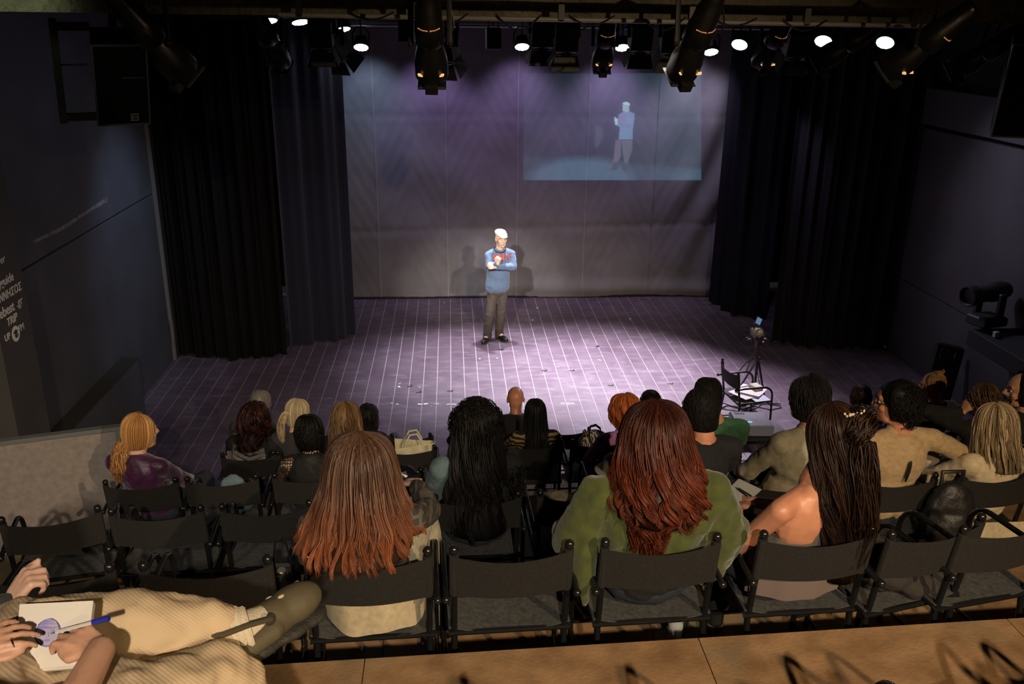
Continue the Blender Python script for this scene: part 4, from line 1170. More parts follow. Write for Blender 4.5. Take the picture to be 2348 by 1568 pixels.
def base_form(H, M, prof, S=1.0, grow=0.9, ay=1.08, th=128, n=28, tmax=0.97, K=18):
    pf_ = smooth_prof(prof); mb = MB()
    Mn = np.array(M); yaw = math.atan2(Mn[0, 1], Mn[1, 1]); Rz = np.array(Matrix.Rotation(-yaw, 3, 'Z'))
    def fn(s, t):
        t = t * tmax; a = math.radians(-th + 2 * th * s); R = np.interp(t, pf_[:, 0], pf_[:, 1]) * grow
        l = np.array([R * math.sin(a), -R * ay * math.cos(a) + np.interp(t, pf_[:, 0], pf_[:, 3]), np.interp(t, pf_[:, 0], pf_[:, 2]) - 0.003]) * S
        w = min(1, max(0, (t - 0.3) / 0.25)); return (Mn @ l) * (1 - w) + (Rz @ l) * w + H
    mb.grid(fn, n, K, 0.004); return mb


def tail(curve, rad, n, seed, width=0.005, wave=0.0, freq=3.0, lenv=0.15, K=16):
    """a bundle of locks following a curve (ponytail, bun, tress)"""
    r = np.random.RandomState(seed); c = np.array(curve, float); m = len(c); u = np.linspace(0, 1, m)
    b = 1 - lenv * r.uniform(0, 1, n); t = b[:, None] * np.linspace(0, 1, K)[None]
    P = np.stack([np.interp(t, u, c[:, k]) for k in range(3)], 2); Rr = np.interp(t, np.linspace(0, 1, len(rad)), rad)
    a = r.uniform(0, 6.283, n)[:, None] + wave * 8 * np.sin(t * 5); q = np.sqrt(r.uniform(0.1, 1, n))[:, None]
    T = np.gradient(P, axis=1); T /= np.linalg.norm(T, axis=2, keepdims=True) + 1e-9
    e1 = np.cross(T, np.array([0.31, 0.9, 0.2])); e1 /= np.linalg.norm(e1, axis=2, keepdims=True) + 1e-9; e2 = np.cross(T, e1)
    ph = r.uniform(0, 6.28, n)[:, None]; wv = wave * np.sin(6.283 * freq * t + ph)
    P = P + e1 * (Rr * q * np.cos(a) + wv)[..., None] + e2 * (Rr * q * np.sin(a) + wv * 0.6)[..., None]
    wd = width * r.uniform(0.6, 1.3, n)[:, None] * (1 - 0.8 * np.linspace(0, 1, K)[None] ** 3) * np.ones_like(t)
    return lock_mesh('hair', P, wd, r.beta(2, 2.2, n), None, None)[:3] + (np.repeat(t.reshape(-1), 4),)


def curls(H, M, n, seed, S=1.0, rx=(0.085, 0.10, 0.10), c0=(0, -0.015, 0.03), r0=0.014, wid=0.0035, low=-0.75, back_only=True, turns=1.6, K=14, ln=0.04, front=0.55):
    r = np.random.RandomState(seed); P = []
    while len(P) < n:
        d = unit(r.normal(size=3))
        if d[2] < low or (d[1] > front and d[2] < 0.55): continue
        P.append(d)
    d = np.array(P); c = d * np.array(rx) + np.array(c0)
    e1 = np.cross(d, r.normal(size=(n, 3))); e1 /= np.linalg.norm(e1, axis=1, keepdims=True); e2 = np.cross(d, e1)
    k = np.linspace(0, 1, K); a = k * 6.283 * turns
    rr = r0 * r.uniform(0.6, 1.3, n)
    X = c[:, None] + (e1[:, None] * np.cos(a)[None, :, None] + e2[:, None] * np.sin(a)[None, :, None]) * rr[:, None, None] + d[:, None] * ((k - 0.3) * ln)[None, :, None] + np.array([0, 0, -1.0])[None, None] * (k * ln * 0.5)[None, :, None]
    W_ = (X * S) @ np.array(M).T + H
    wd = np.full((n, K), wid * S) * (1 - 0.6 * k[None] ** 3)
    return lock_mesh('hair', W_, wd, r.beta(2, 2.5, n), None, None)


# ------------------------------------------------------------------ people: seated figure
def seated(label, u, v, row, top, skin=None, S=1.0, yaw=0.0, pitch=-4.0, byaw=0.0, dy=0.18, xs=None, fz=None, yb=None,
           sleeve='long', legs=None, shoes=True, arms=None, group=None, vox=0.0085, bulk=1.0, face=False, roll=0.0, neckgap=0.012,
           topname='shirt', disp=((0.09, 0.016), (0.03, 0.006)), ltop=None, rtop=None, foot=0.0, scoop=0.0, noleg=False, noff=(0, 0, 0)):
    skin = skin or SKIN; legs = legs or DARKJEANS
    if yb is None:
        x0 = xpx(row, u); yb = row_y(row, x0)
    fz = RZ[row] if fz is None else fz
    H = at_y(u, v, yb + dy)
    xs = H[0] if xs is None else xs
    b = math.radians(byaw) - SK; fw = V3(math.sin(b), math.cos(b), 0); rt = V3(math.cos(b), -math.sin(b), 0); Z = V3(0, 0, 1)
    root = thing('person', (xs, yb + 0.15, fz), label, 'person', group)
    P = V3(xs, yb + 0.165, fz + 0.55)
    M = headM(yaw + math.degrees(b), pitch, roll)
    HS = S * 1.07
    N_ = H + np.array(M @ Vector((0, -0.045, -0.140))) * S - Z * 0.018 * S + V3(*noff)
    Cc = P * 0.36 + N_ * 0.64 - fw * 0.035; Wc = P * 0.72 + N_ * 0.28 - fw * 0.02
    SM = spinM(fw, N_ - P)
    sh = {s: N_ + rt * 0.165 * S * s * bulk - Z * 0.062 * S - fw * 0.015 for s in (-1, 1)}
    wr, el = {}, {}; hand = {}
    arms = arms or {}
    for s in (-1, 1):
        a = arms.get(s, {})
        tgt = a.get('wrist')
        tgt = V3(*tgt) if tgt is not None else P + fw * 0.30 + rt * 0.10 * s + Z * 0.10
        el[s], wr[s] = ik(sh[s], tgt, 0.285 * S, 0.25 * S, a.get('pole', tuple(rt * 0.8 * s - fw * 0.5 - Z * 0.5)))
        hand[s] = a
    hip = {s: P + rt * 0.088 * s - Z * 0.02 for s in (-1, 1)}
    kn, an, to = {}, {}, {}
    for s in (-1, 1):
        a = arms.get(('leg', s), {})
        kn[s] = V3(*a['knee']) if 'knee' in a else hip[s] + fw * 0.42 * S + rt * 0.045 * s + Z * 0.01
        an[s] = V3(*a['ankle']) if 'ankle' in a else V3(kn[s][0], kn[s][1], fz + 0.085) + fw * (0.02 + foot)
        to[s] = V3(*a['toe']) if 'toe' in a else an[s] + fw * 0.15 - Z * 0.05 + rt * 0.03 * s
    # body: one continuous skin
    B = Blob(); Pf = add_head(B, H, M, HS, N_)
    B.limb((N_, 0.055 * S), (Cc + Z * 0.05, 0.07 * S))
    B.mass(Cc, (0.138 * S * bulk, 0.088 * S, 0.17 * S), SM).mass(Wc, (0.115 * S * bulk, 0.082 * S, 0.14 * S), SM).mass(P, (0.15 * S, 0.115 * S, 0.11 * S), SM)
    for s in (-1, 1):
        B.limb((N_ - Z * 0.02, 0.042 * S), (sh[s], 0.050 * S))
        B.limb((sh[s], 0.049 * S), (el[s], 0.037 * S), (wr[s], 0.026 * S))
        h = hand[s]; fd = h.get('fd', tuple(unit(wr[s] - el[s]) * 0.7 + fw * 0.5 - Z * 0.15)); nr = h.get('nrm', (0.1 * s, -0.1, 1))
        add_hand(B, wr[s], fd, nr, h.get('ts', -1 if s < 0 else 1), h.get('curl', (30, 35, 22)), S * h.get('size', 0.96), h.get('thumb', 0.4), h.get('spread', 0.1))
        if not noleg: B.limb((hip[s], 0.078 * S), (kn[s], 0.052 * S), (an[s], 0.036 * S)); B.limb((an[s], 0.036 * S), (to[s], 0.03 * S))
    B.build('body', skin, root, vox, 3 if vox > 0.006 else 2, 0.35 if vox > 0.006 else 0.22)
    # top
    o_ = 0.014
    G = Blob(); tk = 1 if sleeve == 'tank' else 0
    G.mass(Cc + rt * 0.05 * tk - Z * 0.03 * tk, ((0.140 - 0.035 * tk) * S * bulk + o_, 0.090 * S + o_, 0.165 * S + o_), SM).mass(Wc, (0.120 * S * bulk + o_ * 1.6, 0.088 * S + o_ * 1.6, 0.15 * S), SM).mass(P + Z * 0.02, (0.155 * S + o_, 0.120 * S + o_, 0.12 * S), SM)
    if sleeve != 'tank':
        nb = N_ - Z * (0.030 + scoop)
        for s in (-1, 1):
            G.limb((nb + rt * 0.040 * s, 0.036 * S + o_), (sh[s], 0.052 * S + o_))
            if (s == -1 and ltop) or (s == 1 and rtop): continue
            if sleeve == 'long': G.limb((sh[s], 0.050 * S + o_), (el[s], 0.040 * S + o_), (wr[s] * 0.93 + el[s] * 0.07, 0.030 * S + o_ * 0.8))
            elif sleeve == 'short': G.limb((sh[s], 0.052 * S + o_), (sh[s] * 0.42 + el[s] * 0.58, 0.046 * S + o_))
    else:
        for s in (-1, 1): G.limb((N_ + rt * 0.058 * s - Z * 0.028 - fw * 0.02, 0.03 * S), (Cc + rt * 0.06 * s + Z * 0.06, 0.05 * S))
    if top is not None: G.build(topname, top, root, 0.012, 4, None, disp)
    for s, mm in ((-1, ltop), (1, rtop)):
        if mm: Blob().limb((N_ - Z * 0.05 + rt * 0.10 * s, 0.055 * S), (sh[s], 0.058 * S + o_), (el[s], 0.046 * S + o_), (wr[s] * 0.93 + el[s] * 0.07, 0.032 * S + o_)).build('sleeve', mm, root, 0.011, 3, None, disp)
    if not noleg:
        G = Blob(); G.mass(P - Z * 0.015, (0.158 * S, 0.124 * S, 0.105 * S), SM)
        for s in (-1, 1): G.limb((hip[s], 0.088 * S), (kn[s], 0.066 * S), (an[s] + Z * 0.02, 0.052 * S))
        G.build('trousers', legs, root, 0.013, 3, None, ((0.06, 0.01),))
        if shoes:
            for s in (-1, 1): Blob().limb((an[s] - Z * 0.035 - fw * 0.02, 0.042), (to[s], 0.040), (to[s] + fw * 0.05, 0.034)).build('shoe', SHOEM, root, 0.012, 2)
    if face: eyes(root, Pf, HS)
    return dict(root=root, H=H, M=M, N=N_, C=Cc, P=P, sh=sh, el=el, wr=wr, fw=fw, rt=rt, Pf=Pf, S=HS, SM=SM, kn=kn)


def glasses(d):
    Pf, root, S = d['Pf'], d['root'], d['S']; g = MB()
    for s in (-1, 1):
        c = Pf(0.033 * s, 0.094, 0.004); M = d['M']
        pts = [c + np.array(M @ Vector((0.026 * S * math.cos(a), 0, 0.021 * S * math.sin(a)))) for a in np.linspace(0, 6.283, 17)]
        g.tube(pts, 0.0022, 5); g.tube([Pf(0.059 * s, 0.092, 0.008), Pf(0.078 * s, 0.02, 0.010), Pf(0.080 * s, -0.02, 0.0)], 0.0022, 5)
    g.tube([Pf(-0.008, 0.097, 0.006), Pf(0.008, 0.097, 0.006)], 0.002, 5)
    t = g.build('glasses', mat('glasses_black', (0.01, 0.01, 0.01), 0.25), root, True, root.location)


def crown(d, r=(0.086, 0.088, 0.092), c=(0, -0.012, 0.036)):
    mb = MB(); mb.ball(d['H'] + np.array(d['M'] @ Vector(tuple(x * d['S'] for x in c))), tuple(x * d['S'] for x in r), 20, d['M']); return (mb, 0.08, 0.0)


def hair_on(d, prof, n, m, seed, name='hair', base=0.9, basetone=0.12, extra=(), bases=(), **k):
    th = k.get('th', 128); S = d['S']; gr = k.get('grow', 1.0)
    parts = [bell(d['H'], d['M'], prof, n, seed, S, **k)] if n else []
    bs = [(base_form(d['H'], d['M'], prof, S, base * gr, k.get('ay', 1.08), th), basetone, 0.0)] if base else []
    return finish_hair(name, parts + list(extra), m, d['root'], bs + list(bases))

# ------------------------------------------------------------------ people: the audience
HB = hair_mat('hair_black', (0.003, 0.0025, 0.002), (0.006, 0.005, 0.004), (0.016, 0.012, 0.010), rough=0.5)
HDB = hair_mat('hair_dark_brown', (0.005, 0.0025, 0.002), (0.017, 0.008, 0.005), (0.055, 0.024, 0.013))
HBR = hair_mat('hair_brown', (0.016, 0.009, 0.005), (0.05, 0.027, 0.014), (0.13, 0.07, 0.035))
HAUB = hair_mat('hair_dark_auburn', (0.007, 0.002, 0.0015), (0.020, 0.006, 0.004), (0.065, 0.018, 0.010))
HRED = hair_mat('hair_deep_red', (0.012, 0.004, 0.003), (0.030, 0.009, 0.006), (0.075, 0.022, 0.012), (0.16, 0.036, 0.016))
HOR = hair_mat('hair_orange', (0.10, 0.02, 0.005), (0.26, 0.060, 0.014), (0.52, 0.14, 0.035))
HCOP = hair_mat('hair_copper_tips', (0.018, 0.010, 0.007), (0.07, 0.035, 0.022), (0.17, 0.10, 0.065), (0.30, 0.092, 0.034), t0=0.25, t1=0.8)
HGOLD = hair_mat('hair_golden', (0.18, 0.08, 0.025), (0.42, 0.20, 0.065), (0.70, 0.40, 0.16))
HPALE = hair_mat('hair_pale_blonde', (0.26, 0.19, 0.10), (0.52, 0.41, 0.24), (0.78, 0.66, 0.44))
HASH = hair_mat('hair_ash_blonde', (0.10, 0.072, 0.042), (0.30, 0.22, 0.13), (0.60, 0.48, 0.30))
HWAV = hair_mat('hair_wavy_gold_brown', (0.035, 0.018, 0.008), (0.16, 0.085, 0.035), (0.42, 0.26, 0.12))
HGREY = hair_mat('hair_grey', (0.10, 0.085, 0.07), (0.22, 0.20, 0.17), (0.40, 0.37, 0.33))
HBUZZ = hair_mat('hair_cropped_black', (0.003, 0.0025, 0.002), (0.006, 0.005, 0.004), (0.014, 0.011, 0.009), rough=0.75)

def stripes(name, c1, c2, scale, dist, axis='DIAGONAL', pos=0.5):
    m = mat(name, c1, 0.8); nt, N, L, b = nodes_of(m)
    tc = N.new('ShaderNodeTexCoord'); w = N.new('ShaderNodeTexWave'); w.inputs['Scale'].default_value = scale; w.inputs['Distortion'].default_value = dist
    w.inputs['Detail'].default_value = 2; w.bands_direction = axis; w.inputs['Detail Scale'].default_value = 1.5
    r = N.new('ShaderNodeValToRGB'); r.color_ramp.interpolation = 'CONSTANT'; r.color_ramp.elements[0].color = tuple(c1) + (1,); r.color_ramp.elements[1].color = tuple(c2) + (1,); r.color_ramp.elements[1].position = pos
    L.new(tc.outputs['Object'], w.inputs[0]); L.new(w.outputs['Fac'], r.inputs[0]); L.new(r.outputs[0], b.inputs['Base Color']); return m

TIGER = stripes('tiger_print', (0.010, 0.008, 0.006), (0.33, 0.22, 0.07), 7.5, 3.5, 'Z', 0.52)
def plaid_mat(name, base, line, sc_):
    m = mat(name, base, 0.85); nt, N, L, b = nodes_of(m); tc = N.new('ShaderNodeTexCoord'); prev = None
    for ax in ('X', 'Z'):
        w = N.new('ShaderNodeTexWave'); w.bands_direction = ax; w.inputs['Scale'].default_value = sc_
        L.new(tc.outputs['Object'], w.inputs[0])
        r = N.new('ShaderNodeMapRange'); r.inputs[1].default_value = 0.72; r.inputs[2].default_value = 0.85; L.new(w.outputs['Fac'], r.inputs[0])
        x = N.new('ShaderNodeMix'); x.data_type = 'RGBA'; L.new(r.outputs[0], x.inputs['Factor'])
        if prev is None: x.inputs['A'].default_value = tuple(base) + (1,)
        else: L.new(prev, x.inputs['A'])
        x.inputs['B'].default_value = tuple(line) + (1,); prev = x.outputs['Result']
    L.new(prev, b.inputs['Base Color']); return m
PLAID = plaid_mat('dark_plaid_shirt', (0.035, 0.032, 0.030), (0.10, 0.085, 0.065), 9)
def net_mat():
    m = mat('black_fishnet', (0.006, 0.006, 0.006), 0.7); nt, N, L, b = nodes_of(m)
    tc = N.new('ShaderNodeTexCoord'); v = N.new('ShaderNodeTexVoronoi'); v.feature = 'DISTANCE_TO_EDGE'; v.inputs['Scale'].default_value = 62; v.inputs['Randomness'].default_value = 0.35
    r = N.new('ShaderNodeMath'); r.operation = 'LESS_THAN'; r.inputs[1].default_value = 0.16
    L.new(tc.outputs['Object'], v.inputs['Vector']); L.new(v.outputs['Distance'], r.inputs[0]); L.new(r.outputs[0], b.inputs['Alpha']); return m
NET = net_mat()
CL = lambda n, c, r=0.85, nz=(40, 0.15): mat(n, c, r, noise=nz, bump=(300, 0.2), sheen=0.1)
VELV = mat('purple_velvet_top', (0.055, 0.008, 0.045), 0.45, noise=(16, 0.4), bump=(30, 0.4), sheen=0.35)
CHAR = CL('charcoal_wool', (0.028, 0.028, 0.029)); GREENT = CL('green_cotton', (0.030, 0.115, 0.055)); PURP = CL('lilac_jersey', (0.36, 0.16, 0.38))
OLIVE = CL('olive_grey_linen', (0.31, 0.285, 0.21)); BEIGE = CL('beige_cotton', (0.42, 0.29, 0.15)); CREAM = CL('cream_cotton', (0.60, 0.49, 0.32))
GCAPE = mat('moss_green_knit', (0.052, 0.066, 0.010), 0.9, noise=(18, 0.25), bump=(120, 0.35), sheen=0.3)
GREYT = CL('grey_brown_rib', (0.085, 0.072, 0.058)); DENIM = CL('faded_denim', (0.10, 0.165, 0.185)); PTRS = CL('pale_olive_trousers', (0.30, 0.27, 0.19))
BLUEC = CL('sky_blue_cotton', (0.06, 0.20, 0.36)); NAVYK = CL('dark_knit', (0.013, 0.013, 0.016))

# row A, on the floor
d = seated('person with cropped grey hair in a dark jacket in the front row, far left', 600, 924, 'A', CHAR, SKIN_RED, 1.0, yaw=22, byaw=10, xs=xpx('A', 572), noff=(-0.06, 0, -0.01), bulk=1.1)
hair_on(d, 'skull', 420, HGREY, 1, th=135, short=0.10, width=0.004, K=5, base=0.99, basetone=0.4)
d = seated('person with long black hair in a black top, beside the cream tote bag', 846, 952, 'A', BLKCLOTH, SKIN_PALE, 0.95, yaw=20, byaw=14, sleeve='short',
           arms={1: {'wrist': tuple(at_y(905, 1012, 8.12)), 'pole': (1, -.3, -.6)}})
hair_on(d, 'mid', 260, HB, 2, width=0.007, wave=0.006)
d = seated('person with brown hair parted in the middle, hidden behind the big black curls', 1093, 935, 'A', BLKCLOTH, SKIN, 0.95)
hair_on(d, 'mid', 260, HBR, 3, width=0.007, wave=0.004)
d = seated('bald person with a dark jumper over a sky blue collar in the front row', 1182, 914, 'A', NAVYK, SKIN_RED, 1.0, sleeve='long')
Blob().limb((d['N'] - V3(0, 0, 0.012) + d['rt'] * 0.03, 0.052), (d['N'] - V3(0, 0, 0.012) - d['rt'] * 0.03, 0.052)).limb((d['N'] + d['rt'] * 0.05 - V3(0, 0, .03), 0.038), (d['N'] + d['rt'] * 0.09 - V3(0, 0, .055), 0.03)).limb((d['N'] - d['rt'] * 0.05 - V3(0, 0, .03), 0.038), (d['N'] - d['rt'] * 0.09 - V3(0, 0, .055), 0.03)).build('collar', BLUEC, d['root'], 0.011, 3)
d = seated('person with dark tight curls half hidden behind the deep red hair', 1491, 922, 'A', BLKCLOTH, SKIN, 0.96)
finish_hair('hair', [curls(d['H'], d['M'], 420, 5)], HDB, d['root'], [crown(d), (base_form(d['H'], d['M'], 'skull', 1, 1.1), 0.1, 0)])
d = seated('person with dark hair mostly hidden behind the curly head in beige', 1972, 908, 'A', BLKCLOTH, SKIN, 0.96, yaw=-15)
hair_on(d, 'bob', 220, HDB, 6, width=0.007, wave=0.01)

# row B
d = seated('person with gathered dark auburn hair, glasses and a grey draped scarf', 588, 956, 'B', BLKCLOTH, SKIN_PALE, 0.98, yaw=32, byaw=8, xs=xpx('B', 575))
H = d['H']; rt = d['rt']; fw = d['fw']; Z3 = V3(0, 0, 1)
hair_on(d, 'mid', 700, HAUB, 7, width=0.006, wave=0.03, freq=2.3, lenv=0.4, grow=1.16, clump=36, extra=[curls(H, d['M'], 90, 8, rx=(0.10, 0.11, 0.105), r0=0.022, wid=0.007, ln=0.05)])
glasses(d)
g = MB()
for k in range(7):
    a0 = -0.2 + 0.05 * k; g.tube([d['N'] + rt * (-0.17 - 0.01 * k) + fw * (0.06 - 0.02 * k) - Z3 * (0.02 + 0.03 * k), d['N'] + rt * (-0.13) - fw * (0.08 + .012 * k) - Z3 * (0.06 + 0.045 * k), d['N'] - fw * (0.115 + .012 * k) - Z3 * (0.10 + 0.05 * k), d['N'] + rt * 0.12 - fw * 0.09 - Z3 * (0.08 + 0.035 * k)], 0.02, 8)
g.build('scarf', mat('grey_jersey_scarf', (0.16, 0.15, 0.14), 0.9), d['root'], True, d['root'].location)
d = seated('person with a pale blonde ponytail seated in the second row', 684, 947, 'B', CHAR, SKIN_PALE, 0.95, yaw=24, xs=xpx('B', 690))
h0 = np.array(d['M'] @ Vector((-0.01, -0.10, 0.035))) + d['H']
hair_on(d, 'skull', 260, HPALE, 9, th=132, width=0.006, lenv=0.1, grow=1.06,
        extra=[tail([h0, h0 + V3(-.04, -.03, .005), h0 + V3(-.075, -.04, -.07), h0 + V3(-.085, -.03, -.19), h0 + V3(-.07, -.02, -.28)], (0.012, 0.026, 0.034, 0.03, 0.012), 110, 10, 0.005, 0.004)])
d = seated('person with long wavy golden brown hair behind the black afro curls', 793, 953, 'B', BLKCLOTH, SKIN_PALE, 0.97)
hair_on(d, 'long', 800, HWAV, 11, width=0.0045, wave=0.026, freq=3.2, grow=1.24, lenv=0.45, clump=44)
d = seated('person with straight black hair in a tiger striped blouse', 1227, 945, 'B', TIGER, SKIN, 0.95)
hair_on(d, 'long', 340, HB, 12, width=0.006, wave=0.002, lenv=0.2, grow=0.98)
d = seated('person with a reddish blond hair bun and dark jumper at the far right', 2137, 884, 'B', NAVYK, SKIN_RED, 0.98, yaw=-38, byaw=-12)
hair_on(d, 'skull', 300, hair_mat('hair_ginger', (0.12, 0.05, 0.02), (0.30, 0.15, 0.06), (0.55, 0.33, 0.14)), 13, th=120, short=0.3, width=0.005, K=7, base=0.98, basetone=0.25)
hb = np.array(d['M'] @ Vector((0.0, -0.05, 0.115))) + d['H']
o = finish_hair('hair_bun', [tail([hb + 0.030 * V3(math.cos(a), math.sin(a) * .8, 0.35 * a - 0.8) for a in np.linspace(0, 6.6, 12)], (0.012, 0.02, 0.02, 0.006), 70, 14, 0.005, 0.004)], MATS['hair_ginger'], d['root'])

# row C
d = seated('person with a golden ponytail in a purple velvet top beside the parapet', 325, 990, 'C', VELV, SKIN_PALE, 0.98, yaw=34, byaw=16, xs=xpx('C', 330),
           arms={1: {'wrist': tuple(at_y(438, 1100, 5.80)), 'pole': (1, -.2, -.8)}})
h0 = np.array(d['M'] @ Vector((-0.025, -0.105, -0.04))) + d['H']
hair_on(d, 'skull', 900, HGOLD, 15, th=124, width=0.0045, lenv=0.06, grow=1.14,
        extra=[tail([h0, h0 + V3(-.02, -.035, -.03), h0 + V3(-.03, -.05, -.10), h0 + V3(-.045, -.055, -.19), h0 + V3(-.05, -.05, -.29)], (0.014, 0.034, 0.05, 0.052, 0.02), 380, 16, 0.004, 0.012, 3.0, 0.3)])
MB().tube([h0 + 0.021 * V3(math.cos(a), 0.3 * math.sin(a), math.sin(a) * .9) + V3(-.005, -.012, -.01) for a in np.linspace(0, 6.283, 13)], 0.008, 6).build('hair_tie', BLACK, d['root'], True, d['root'].location)
d = seated('person with short round black hair in a black fishnet top', 708, 990, 'C', NET, SKIN, 0.97, yaw=-8)
finish_hair('hair', [curls(d['H'], d['M'], 620, 17, rx=(0.088, 0.100, 0.105), c0=(0, -0.02, 0.01), low=-0.92, r0=0.010, ln=0.02), bell(d['H'], d['M'], 'bob', 160, 18, width=0.006)], HB, d['root'], [(base_form(d['H'], d['M'], 'bob', d['S'], 0.86), 0.05, 0)])
Blob().mass(d['C'], (0.15, 0.10, 0.17), d['SM']).mass(d['P'], (0.165, 0.125, 0.13), d['SM']).mass(d['C'] * .5 + d['P'] * .5, (0.14, 0.105, 0.16), d['SM']).build('camisole', BLKCLOTH, d['root'], 0.013, 3)
d = seated('person with a short orange red bob in a lilac top', 1431, 940, 'C', PURP, SKIN_PALE, 0.95, yaw=-18)
hair_on(d, 'bob', 800, HOR, 19, width=0.0042, wave=0.012, freq=2, clump=40, lenv=0.3, grow=1.08, extra=[tail([d['N'] + V3(-.03, -.06, .03), d['N'] + V3(-.02, -.09, -.03), d['N'] + V3(.03, -.10, -.10), d['N'] + V3(.05, -.10, -.16)], (0.04, 0.06, 0.06, 0.03), 90, 20, 0.006, 0.012)])
d = seated('person with short black hair in a green t-shirt near the stage chair', 1622, 908, 'C', GREENT, SKIN_RED, 1.02, yaw=12, sleeve='short', xs=xpx('C', 1652), noff=(0.06, 0, 0), bulk=1.12)
hair_on(d, 'skull', 1300, HBUZZ, 21, th=118, short=0.11, width=0.0032, K=5, base=0.985, basetone=0.25, grow=1.0)
d = seated('person with brown hair resting a hand on the cheek behind the ash blonde head', 2250, 915, 'C', BLKCLOTH, SKIN, 0.96, yaw=-30, arms={-1: {'wrist': tuple(at_y(2208, 945, 5.72)), 'fd': (0.3, 0.1, 1), 'nrm': (-1, -.3, 0), 'pole': (-1, 0, -1), 'curl': (20, 30, 20)},
    1: {'wrist': tuple(at_y(2215, 990, 5.75)), 'pole': (.6, -.6, -.6)}}, legs=DENIM)
hair_on(d, 'bob', 260, HBR, 22, width=0.007, wave=0.012); glasses(d)
d = seated('bearded person with dark hair in profile at the right edge of the photo', 2342, 895, 'C', BLKCLOTH, SKIN, 1.04, yaw=-48, byaw=-20, face=True)
hair_on(d, 'skull', 360, HBUZZ, 23, th=112, short=0.14, width=0.005, K=6, base=1.02, basetone=0.2, grow=1.05)
finish_hair('beard', [curls(d['H'], d['M'], 160, 24, rx=(0.060, 0.078, 0.06), c0=(0, 0.02, -0.055), low=-1, front=2, r0=0.006, wid=0.003, ln=0.014)], HBUZZ, d['root'])

# row D
FUR = mat('black_pile', (0.007, 0.0065, 0.007), 0.95)
d = seated('person with a big mass of long black curls, one denim sleeve showing', 1092, 972, 'D', BLKCLOTH, SKIN, 1.0, ltop=DENIM, bulk=1.12)
hair_on(d, 'long', 1500, HB, 25, width=0.005, wave=0.020, freq=2.6, lenv=0.45, grow=1.22, clump=70, layer=(0.80, 1.08), extra=[curls(d['H'], d['M'], 260, 26, rx=(0.118, 0.118, 0.115), r0=0.02, wid=0.004, ln=0.05, low=-0.4)])
r_ = np.random.RandomState(5); n_ = 500
pz = d['sh'][1] + np.clip(r_.normal(size=(n_, 3)), -1.6, 1.6) * np.array([0.026, 0.03, 0.045]) + V3(0.02, -0.02, -0.05)
off = np.stack([r_.normal(0, .02, n_) + .012, r_.normal(0, .02, n_) - .015, -np.abs(r_.normal(0.025, .012, n_))], 1) * 0.7
pp = pz[:, None] + off[:, None] * np.linspace(0, 1, 6)[None, :, None]
a_ = lock_mesh('x', pp, np.full((n_, 6), 0.004) * np.linspace(1, .3, 6)[None], r_.beta(2, 2, n_), None, None)
finish_hair('fur_trim', [a_], HB, d['root'])
d = seated('person with cropped black hair in a black t-shirt right of the deep red hair', 1602, 940, 'D', BLKCLOTH, SKIN_RED, 1.0, yaw=-26, byaw=-8, sleeve='short')
hair_on(d, 'skull', 2200, HBUZZ, 27, th=120, short=0.08, width=0.0028, K=5, base=0.985, basetone=0.25, grow=1.0)
d = seated('person with tousled dark hair in an olive grey linen shirt', 1850, 916, 'D', OLIVE, SKIN_RED, 1.03, yaw=-24, byaw=-6, xs=xpx('D', 1815), bulk=1.1)
hair_on(d, 'skull', 1800, HBUZZ, 28, th=126, short=0.30, width=0.0035, K=7, base=1.0, basetone=0.15, grow=1.06, curlr=0.010)
Blob().limb((d['N'] - Z3 * 0.01 + rt * 0.035, 0.055), (d['N'] - Z3 * 0.01 - rt * 0.035, 0.055)).build('collar', OLIVE, d['root'], 0.011, 3)
d = seated('person with black curls and glasses in a beige shirt slit down the back', 2052, 922, 'D', BEIGE, SKIN_RED, 1.03, yaw=-52, byaw=-4, bulk=1.12, face=True, arms={1: {'wrist': tuple(at_y(2150, 1000, 4.75)), 'pole': (1, -.4, -.5)}})
finish_hair('hair', [curls(d['H'], d['M'], 900, 29, rx=(0.092, 0.108, 0.102), c0=(0, -0.030, 0.025), low=-0.7, r0=0.013, wid=0.0035, ln=0.035, front=0.15), curls(d['H'], d['M'], 260, 30, rx=(0.062, 0.07, 0.08), c0=(0, -0.055, -0.055), low=-0.8, r0=0.013, wid=0.0035, ln=0.03, front=0.1)], HB, d['root'], [crown(d), (base_form(d['H'], d['M'], 'skull', 1, 1.1, th=112), 0.05, 0)])
glasses(d)
yb_ = row_y('D', d['C'][0]); cb = d['C'] - d['fw'] * 0.118
MB().ball(cb + Z3 * -0.01, (0.010, 0.012, 0.07), 10, d['SM']).build('back_slit', BLACK, d['root'], True, d['root'].location)
Blob().limb((d['N'] - Z3 * 0.012 + rt * 0.035, 0.056), (d['N'] - Z3 * 0.012 - rt * 0.035, 0.056)).build('collar', BEIGE, d['root'], 0.011, 3)
d = seated('person with straight ash blonde hair in a cream scoop back top', 2276, 970, 'D', CREAM, SKIN_PALE, 0.98, yaw=-18, byaw=-6, legs=CREAM, bulk=1.05, scoop=0.05, arms={-1: {'wrist': tuple(at_y(2140, 1025, 4.75)), 'pole': (-.6, -.6, -.6)}})
hair_on(d, 'mid', 1300, HASH, 31, width=0.004, wave=0.003, lenv=0.25, grow=1.12, clump=70, extra=[tail([d['H'] + V3(-.02, -.10, -.04), d['H'] + V3(-.03, -.135, -.16), d['H'] + V3(-.025, -.15, -.30)], (0.025, 0.03, 0.012), 60, 32, 0.005, 0.002)])
g = MB(); sx_ = d['P'][0]
